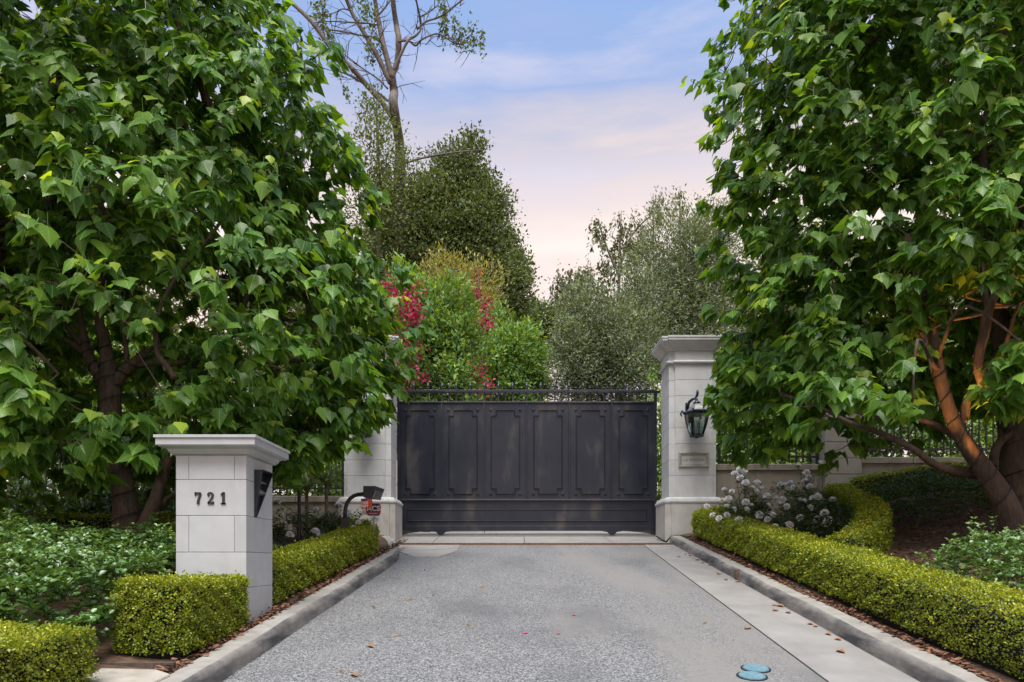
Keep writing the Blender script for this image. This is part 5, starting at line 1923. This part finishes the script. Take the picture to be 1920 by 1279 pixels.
for px, py, y_, rx, rz, lab in ((1520, 560, 26, 150, 120, 'broad olive tree hidden behind the right tree'), (1860, 520, 27, 170, 150, 'broad tree behind the right edge'), (560, 560, 28, 120, 130, 'broad tree behind the left crown'), (200, 520, 26, 180, 150, 'broad tree behind the left tree'), (-60, 520, 26, 150, 170, 'broad tree beyond the left edge')):
    crown_tree('garden_tree', lab, 'tree', GB, [lob(px, py, y_, rx, rz, 2.2), lob(px - rx * .5, py + rz * .8, y_, rx * .8, rz * .9, 2), lob(px + rx * .5, py + rz * .9, y_, rx * .8, rz * .9, 2)], 1500, 10, .27, .23, 'olive_leaf' if 'olive' in lab else 'ever_leaf', RB, OVA, [stem(px, py + 60, 14, y_)])

for px, py, y_, rx, rz, lab in ((60, 965, 12.3, 120, 55, 'dark low shrub against the wall at the left edge'), (250, 965, 12.4, 100, 50, 'dark low shrub against the wall behind the left trunk')):
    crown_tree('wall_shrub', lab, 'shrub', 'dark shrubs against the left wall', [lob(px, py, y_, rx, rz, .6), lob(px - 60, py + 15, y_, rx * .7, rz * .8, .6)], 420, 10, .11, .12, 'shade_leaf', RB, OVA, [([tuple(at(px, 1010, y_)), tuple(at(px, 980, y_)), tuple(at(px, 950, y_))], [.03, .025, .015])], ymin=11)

# tall bare tree
yb_ = 32
k = 2.974


def zl(seq): return [(500 + x / k, y_ / k, w) for x, y_, w in seq]


bare = [zl([(740, 2050, 30), (738, 1300, 24), (737, 1000, 20), (735, 800, 18), (722, 640, 17), (706, 500, 16), (700, 420, 13), (718, 330, 11), (735, 220, 11), (714, 100, 10), (705, 0, 9), (715, -160, 7), (700, -330, 5)]),
        zl([(700, 440, 12), (672, 330, 10), (650, 250, 10), (620, 100, 9), (600, 0, 8), (585, -180, 6)]),
        zl([(690, 460, 11), (650, 380, 9), (600, 280, 9), (530, 150, 8), (450, 0, 7), (400, -120, 5)]),
        zl([(712, 670, 12), (650, 580, 10), (580, 500, 10), (480, 410, 9), (380, 310, 9), (260, 150, 8), (120, 0, 7), (0, -120, 5)]),
        zl([(705, 400, 7), (745, 310, 6), (790, 225, 5), (832, 170, 4.5), (852, 95, 4), (830, 0, 3)]),
        zl([(838, 165, 3.5), (890, 120, 3.5), (970, 92, 3), (1060, 45, 3), (1135, -5, 2.5)]),
        zl([(852, 95, 3), (900, 70, 2.5), (955, 30, 2)]),
        zl([(732, 232, 4), (790, 228, 3.5), (830, 255, 3.5), (870, 262, 3), (915, 230, 3), (970, 222, 2.5), (1060, 255, 2), (1140, 283, 1.5)]),
        zl([(970, 222, 1.5), (1000, 212, 1.2), (1040, 212, 1)]),
        zl([(636, 235, 3), (590, 205, 3), (510, 196, 2.5), (400, 190, 2.5), (310, 196, 2)]),
        zl([(615, 140, 3), (560, 130, 2.5), (480, 126, 2.5), (370, 138, 2), (280, 158, 1.5)]),
        zl([(470, 60, 2.5), (420, 50, 2), (380, 70, 1.5), (330, 100, 1.2), (260, 106, 1)]),
        zl([(675, 495, 3.5), (620, 440, 3), (540, 385, 2.5), (470, 345, 2), (420, 315, 1.5)]),
        zl([(690, 575, 4), (640, 530, 3.5), (560, 480, 3), (470, 440, 2.5), (375, 412, 2)]),
        zl([(322, 258, 2.5), (270, 258, 2), (215, 270, 1.5)]),
        zl([(628, 80, 3), (660, 45, 2.5), (690, 0, 2)]),
        zl([(580, 230, 2.5), (590, 160, 2), (625, 60, 1.5)]),
        zl([(722, 490, 2), (735, 485, 1.5), (745, 478, 1)])]
cl = [(310, 50, 40), (300, 130, 22), (560, 60, 45), (580, 290, 26), (620, 260, 18), (985, 158, 26), (1050, 155, 18), (1090, 205, 30), (1150, 210, 22), (1200, 240, 15), (980, 25, 25), (990, 80, 12), (350, 205, 18), (440, 510, 12)]
C_ = []
for x, y_, s in cl:
    n = int(s * 4)
    q = at(500 + x / k, y_ / k, yb_)
    o = np.array(q) + RB.normal(size=(n, 3)) * np.array([s / k * yb_ / F * .62, .5, s / k * yb_ / F * .55])
    C_.append(o)
C_ = np.concatenate(C_)
n = len(C_)
root = thing('bare_tree', tuple(at(748, 1050, yb_)), 'tall nearly bare tree with forked limbs against the sky', 'tree')
tr = None
for s in bare:
    P_, R_ = pxl(s, yb_)
    rngb = np.random.default_rng(len(s))
    P_ = [(p[0], p[1] + (rngb.normal() * .25 if i > 2 else 0), p[2]) for i, p in enumerate(P_)]
    m, _p = limb_mesh(P_, R_, 8)
    o = m.build('trunk' if tr is None else 'limb', MAT['bark_grey'], root if tr is None else tr, smooth=True)
    if tr is None: tr = o
tag(link('crown', scatter_mesh('crown', [(OVA, C_, rand_dirs(n, RB) + np.array([0, 0, -.6]), rand_dirs(n, RB), RB.uniform(.10, .22, n), tints(n, RB))]), MAT['ever_leaf'], root), kind='stuff')
tw = MB()
for s in bare[1:]:
    P_, R_ = pxl(s, yb_)
    for i in range(1, len(P_)):
        for _ in range(2):
            p0 = np.array(P_[i - 1]) + (np.array(P_[i]) - np.array(P_[i - 1])) * RB.random()
            dv = unit(np.array(P_[i]) - np.array(P_[i - 1]) + RB.normal(size=3) * .75 + np.array([0, 0, .15]))
            L = RB.uniform(.5, 1.7)
            p1 = p0 + dv * L * .5 + RB.normal(size=3) * .06
            p2 = p1 + unit(dv + RB.normal(size=3) * .4) * L * .5
            tw.tube([p0, p1, p2], [.022, .015, .008], 4, caps=False)
            p3 = p1 + unit(dv + RB.normal(size=3) * .8) * L * .4
            tw.tube([p1, p3], [.012, .006], 3, caps=False)
tag(tw.build('twigs', MAT['bark_grey'], root), kind='stuff')
# dead branch across the dark tree
P_, R_ = pxl([(757, 307, 4), (790, 297, 3.5), (830, 289, 3), (870, 284, 2.5), (905, 281, 1.5)], 31.5)
m, _p = limb_mesh(P_, R_, 6)
m.build('limb', MAT['bark_grey'], tr, smooth=True)


# red bougainvillea climbing over the shrubs
def bougainvillea(label, spots, y_, r, n):
    O = []
    for px, py, s, w in spots:
        q = np.array(at(px, py, y_))
        O.append(q + r.normal(size=(int(n * w), 3)) * np.array([s * 1.45 * y_ / F, .22, s * 1.45 * y_ / F]))
    O = np.concatenate(O)
    n_ = len(O)
    root = thing('bougainvillea', (float(O[:, 0].mean()), y_, gz(y_)), label, 'climber', 'red flowering climbers beyond the gate')
    ps = sorted(spots, key=lambda s: -s[1])
    pts = [(at(ps[0][0], 0, y_).x, y_ + .05, gz(y_))] + [tuple(at(s[0], s[1], y_ + .05)) for s in ps]
    MB().tube(pts, .012, 5).build('stem', MAT['twig'], root, smooth=True)
    tag(link('bracts', scatter_mesh('bracts', [(shape_diamond(.42, .15), O, rand_dirs(n_, r), rand_dirs(n_, r) + np.array([0, -.5, .3]), r.uniform(.06, .10, n_), tints(n_, r, .2))]), MAT['bract'], root), kind='stuff')


bougainvillea('red bougainvillea spilling beside the left gate pillar', [(745, 560, 14, 1), (765, 578, 9, 1.2), (775, 590, 7, 1.2), (720, 540, 12, 1), (700, 530, 12, .8), (768, 620, 9, .5), (778, 645, 6, .6), (772, 660, 6, .4), (762, 695, 10, .9), (755, 715, 8, .6), (782, 705, 9, .4), (786, 540, 5, .2), (760, 545, 7, .5)], 16.3, RB, 110)
bougainvillea('thin red bougainvillea shoot between the two green shrubs', [(897, 520, 4, .3), (897, 550, 4, .6), (911, 575, 4, .7), (911, 605, 6, .9), (917, 612, 5, .6), (902, 690, 7, .7), (898, 700, 5, .6), (915, 725, 5, .6), (908, 740, 5, .5)], 17.0, RB, 48)


# strappy plants in front of the left fence
def strappy(px, py, y_, n, s, label):
    p = at(px, py, y_)
    z = bed(p.x, p.y) if y_ < 13.7 else p.z
    root = thing('strappy_plant', (p.x, p.y, z), label, 'plant', 'strappy leaved plants by the left fence')
    a = RB.uniform(0, 6.28, n)
    el = RB.uniform(.3, 1.4, n)
    Bd = np.column_stack([np.cos(a) * np.cos(el), np.sin(a) * np.cos(el), np.sin(el)])
    O = np.repeat(np.array([[p.x, p.y, p.z]]), n, 0) + RB.normal(size=(n, 3)) * .04
    tag(link('leaves', scatter_mesh('leaves', [(shape_blade(.022, .45), O, Bd, np.column_stack([-np.cos(a) * np.sin(el), -np.sin(a) * np.sin(el), np.cos(el)]), RB.uniform(.6, 1, n) * s, tints(n, RB, .2))]), MAT['blade_leaf'], root), kind='stuff')
    MB().tube([(p.x, p.y, z - .03), (p.x, p.y, p.z)], .035, 6).build('stem', MAT['twig'], root)


strappy(612, 905, 13.3, 90, .62, 'strappy leaved plant beside the left gate pillar')
strappy(575, 915, 13.2, 80, .6, 'strappy leaved plant farther from the left gate pillar')
strappy(268, 745, 12.6, 120, .8, 'grey green strappy plant seen under the left tree fork')

# ------------------------------------------------------------------ fallen leaves and petals
def litter(px, py, kind_, size, label, group):
    y_ = 1920 / (py - 875)
    x = xpx(px, y_)
    r = RB
    a = r.uniform(0, 6.28)
    ca, sa = math.cos(a), math.sin(a)
    m = MB()
    g_ = .03 if kind_ == 'straw_leaf' else .26
    pts = [(0, -.5, .0), (g_ * 1.2, -.15, .14), (g_, .22, .17), (0, .5, .05), (-g_, .2, .12), (-g_ * 1.1, -.18, .18), (0, 0, .0)]
    dz = .012 if x > xr(y_) else .005
    V = [(x + size * (u * ca - v * sa), y_ + size * (u * sa + v * ca), 0, w) for u, v, w in pts]
    V = [(vx, vy, gz(vy) + dz + w * size) for vx, vy, _, w in V]
    m.add(V, [(0, 1, 6), (1, 2, 6), (2, 3, 6), (3, 4, 6), (4, 5, 6), (5, 0, 6)])
    o = m.build('fallen_petal' if kind_ == 'petal_pink' else 'fallen_leaf', MAT[kind_])
    tag(o, label, 'leaf' if kind_ != 'petal_pink' else 'petal', group)


ORD = 'first second third fourth fifth sixth seventh eighth ninth tenth eleventh twelfth thirteenth fourteenth fifteenth'.split()


def litters(spots, kind_, lo, hi, label, group):
    for i, (px, py) in enumerate(sorted(spots, key=lambda s: s[1])):
        litter(px, py, kind_, RB.uniform(lo, hi), label.format(ORD[i]), group)


litters(((1318, 1057), (1331, 1062), (1383, 1093), (1452, 1137), (1463, 1139), (1454, 1147), (1478, 1151), (1519, 1173), (1530, 1177), (1553, 1192), (1571, 1202), (1576, 1225), (1348, 1078), (1361, 1089), (1308, 1052)),
        'dry_leaf', .06, .11, '{} dry brown leaf in the right gutter counting from the gate', 'dry leaves in the right gutter')
litters(((1273, 1045), (1285, 1041), (1294, 1044), (1300, 1048), (1292, 1040)), 'petal_pink', .06, .09, '{} dark pink petal at the far end of the right gutter from the gate', 'pink petals in the right gutter')
litters(((575, 1167), (986, 1189), (1047, 1189.5), (886, 1053), (796, 1070), (1076, 1155)), 'petal_pink', .045, .05, '{} pink petal on the asphalt counting from the gate', 'pink petals on the asphalt')
litters(((812, 1117), (768, 1127), (762, 1147), (879, 1173), (828, 1157), (640, 1262), (700, 1140), (905, 1102), (1375, 1202), (1322, 1170), (745, 1195)), 'straw_leaf', .06, .13, '{} straw coloured leaf on the asphalt counting from the gate', 'straw leaves on the asphalt')
for px, py, lab in ((695, 1214, 'curled reddish brown leaf on the near left asphalt'), (1402, 1180, 'orange brown leaf on the right side of the asphalt'), (664, 1268, 'brown leaf at the bottom edge of the asphalt')):
    litter(px, py, 'dry_leaf', .085, lab, 'brown leaves on the asphalt')
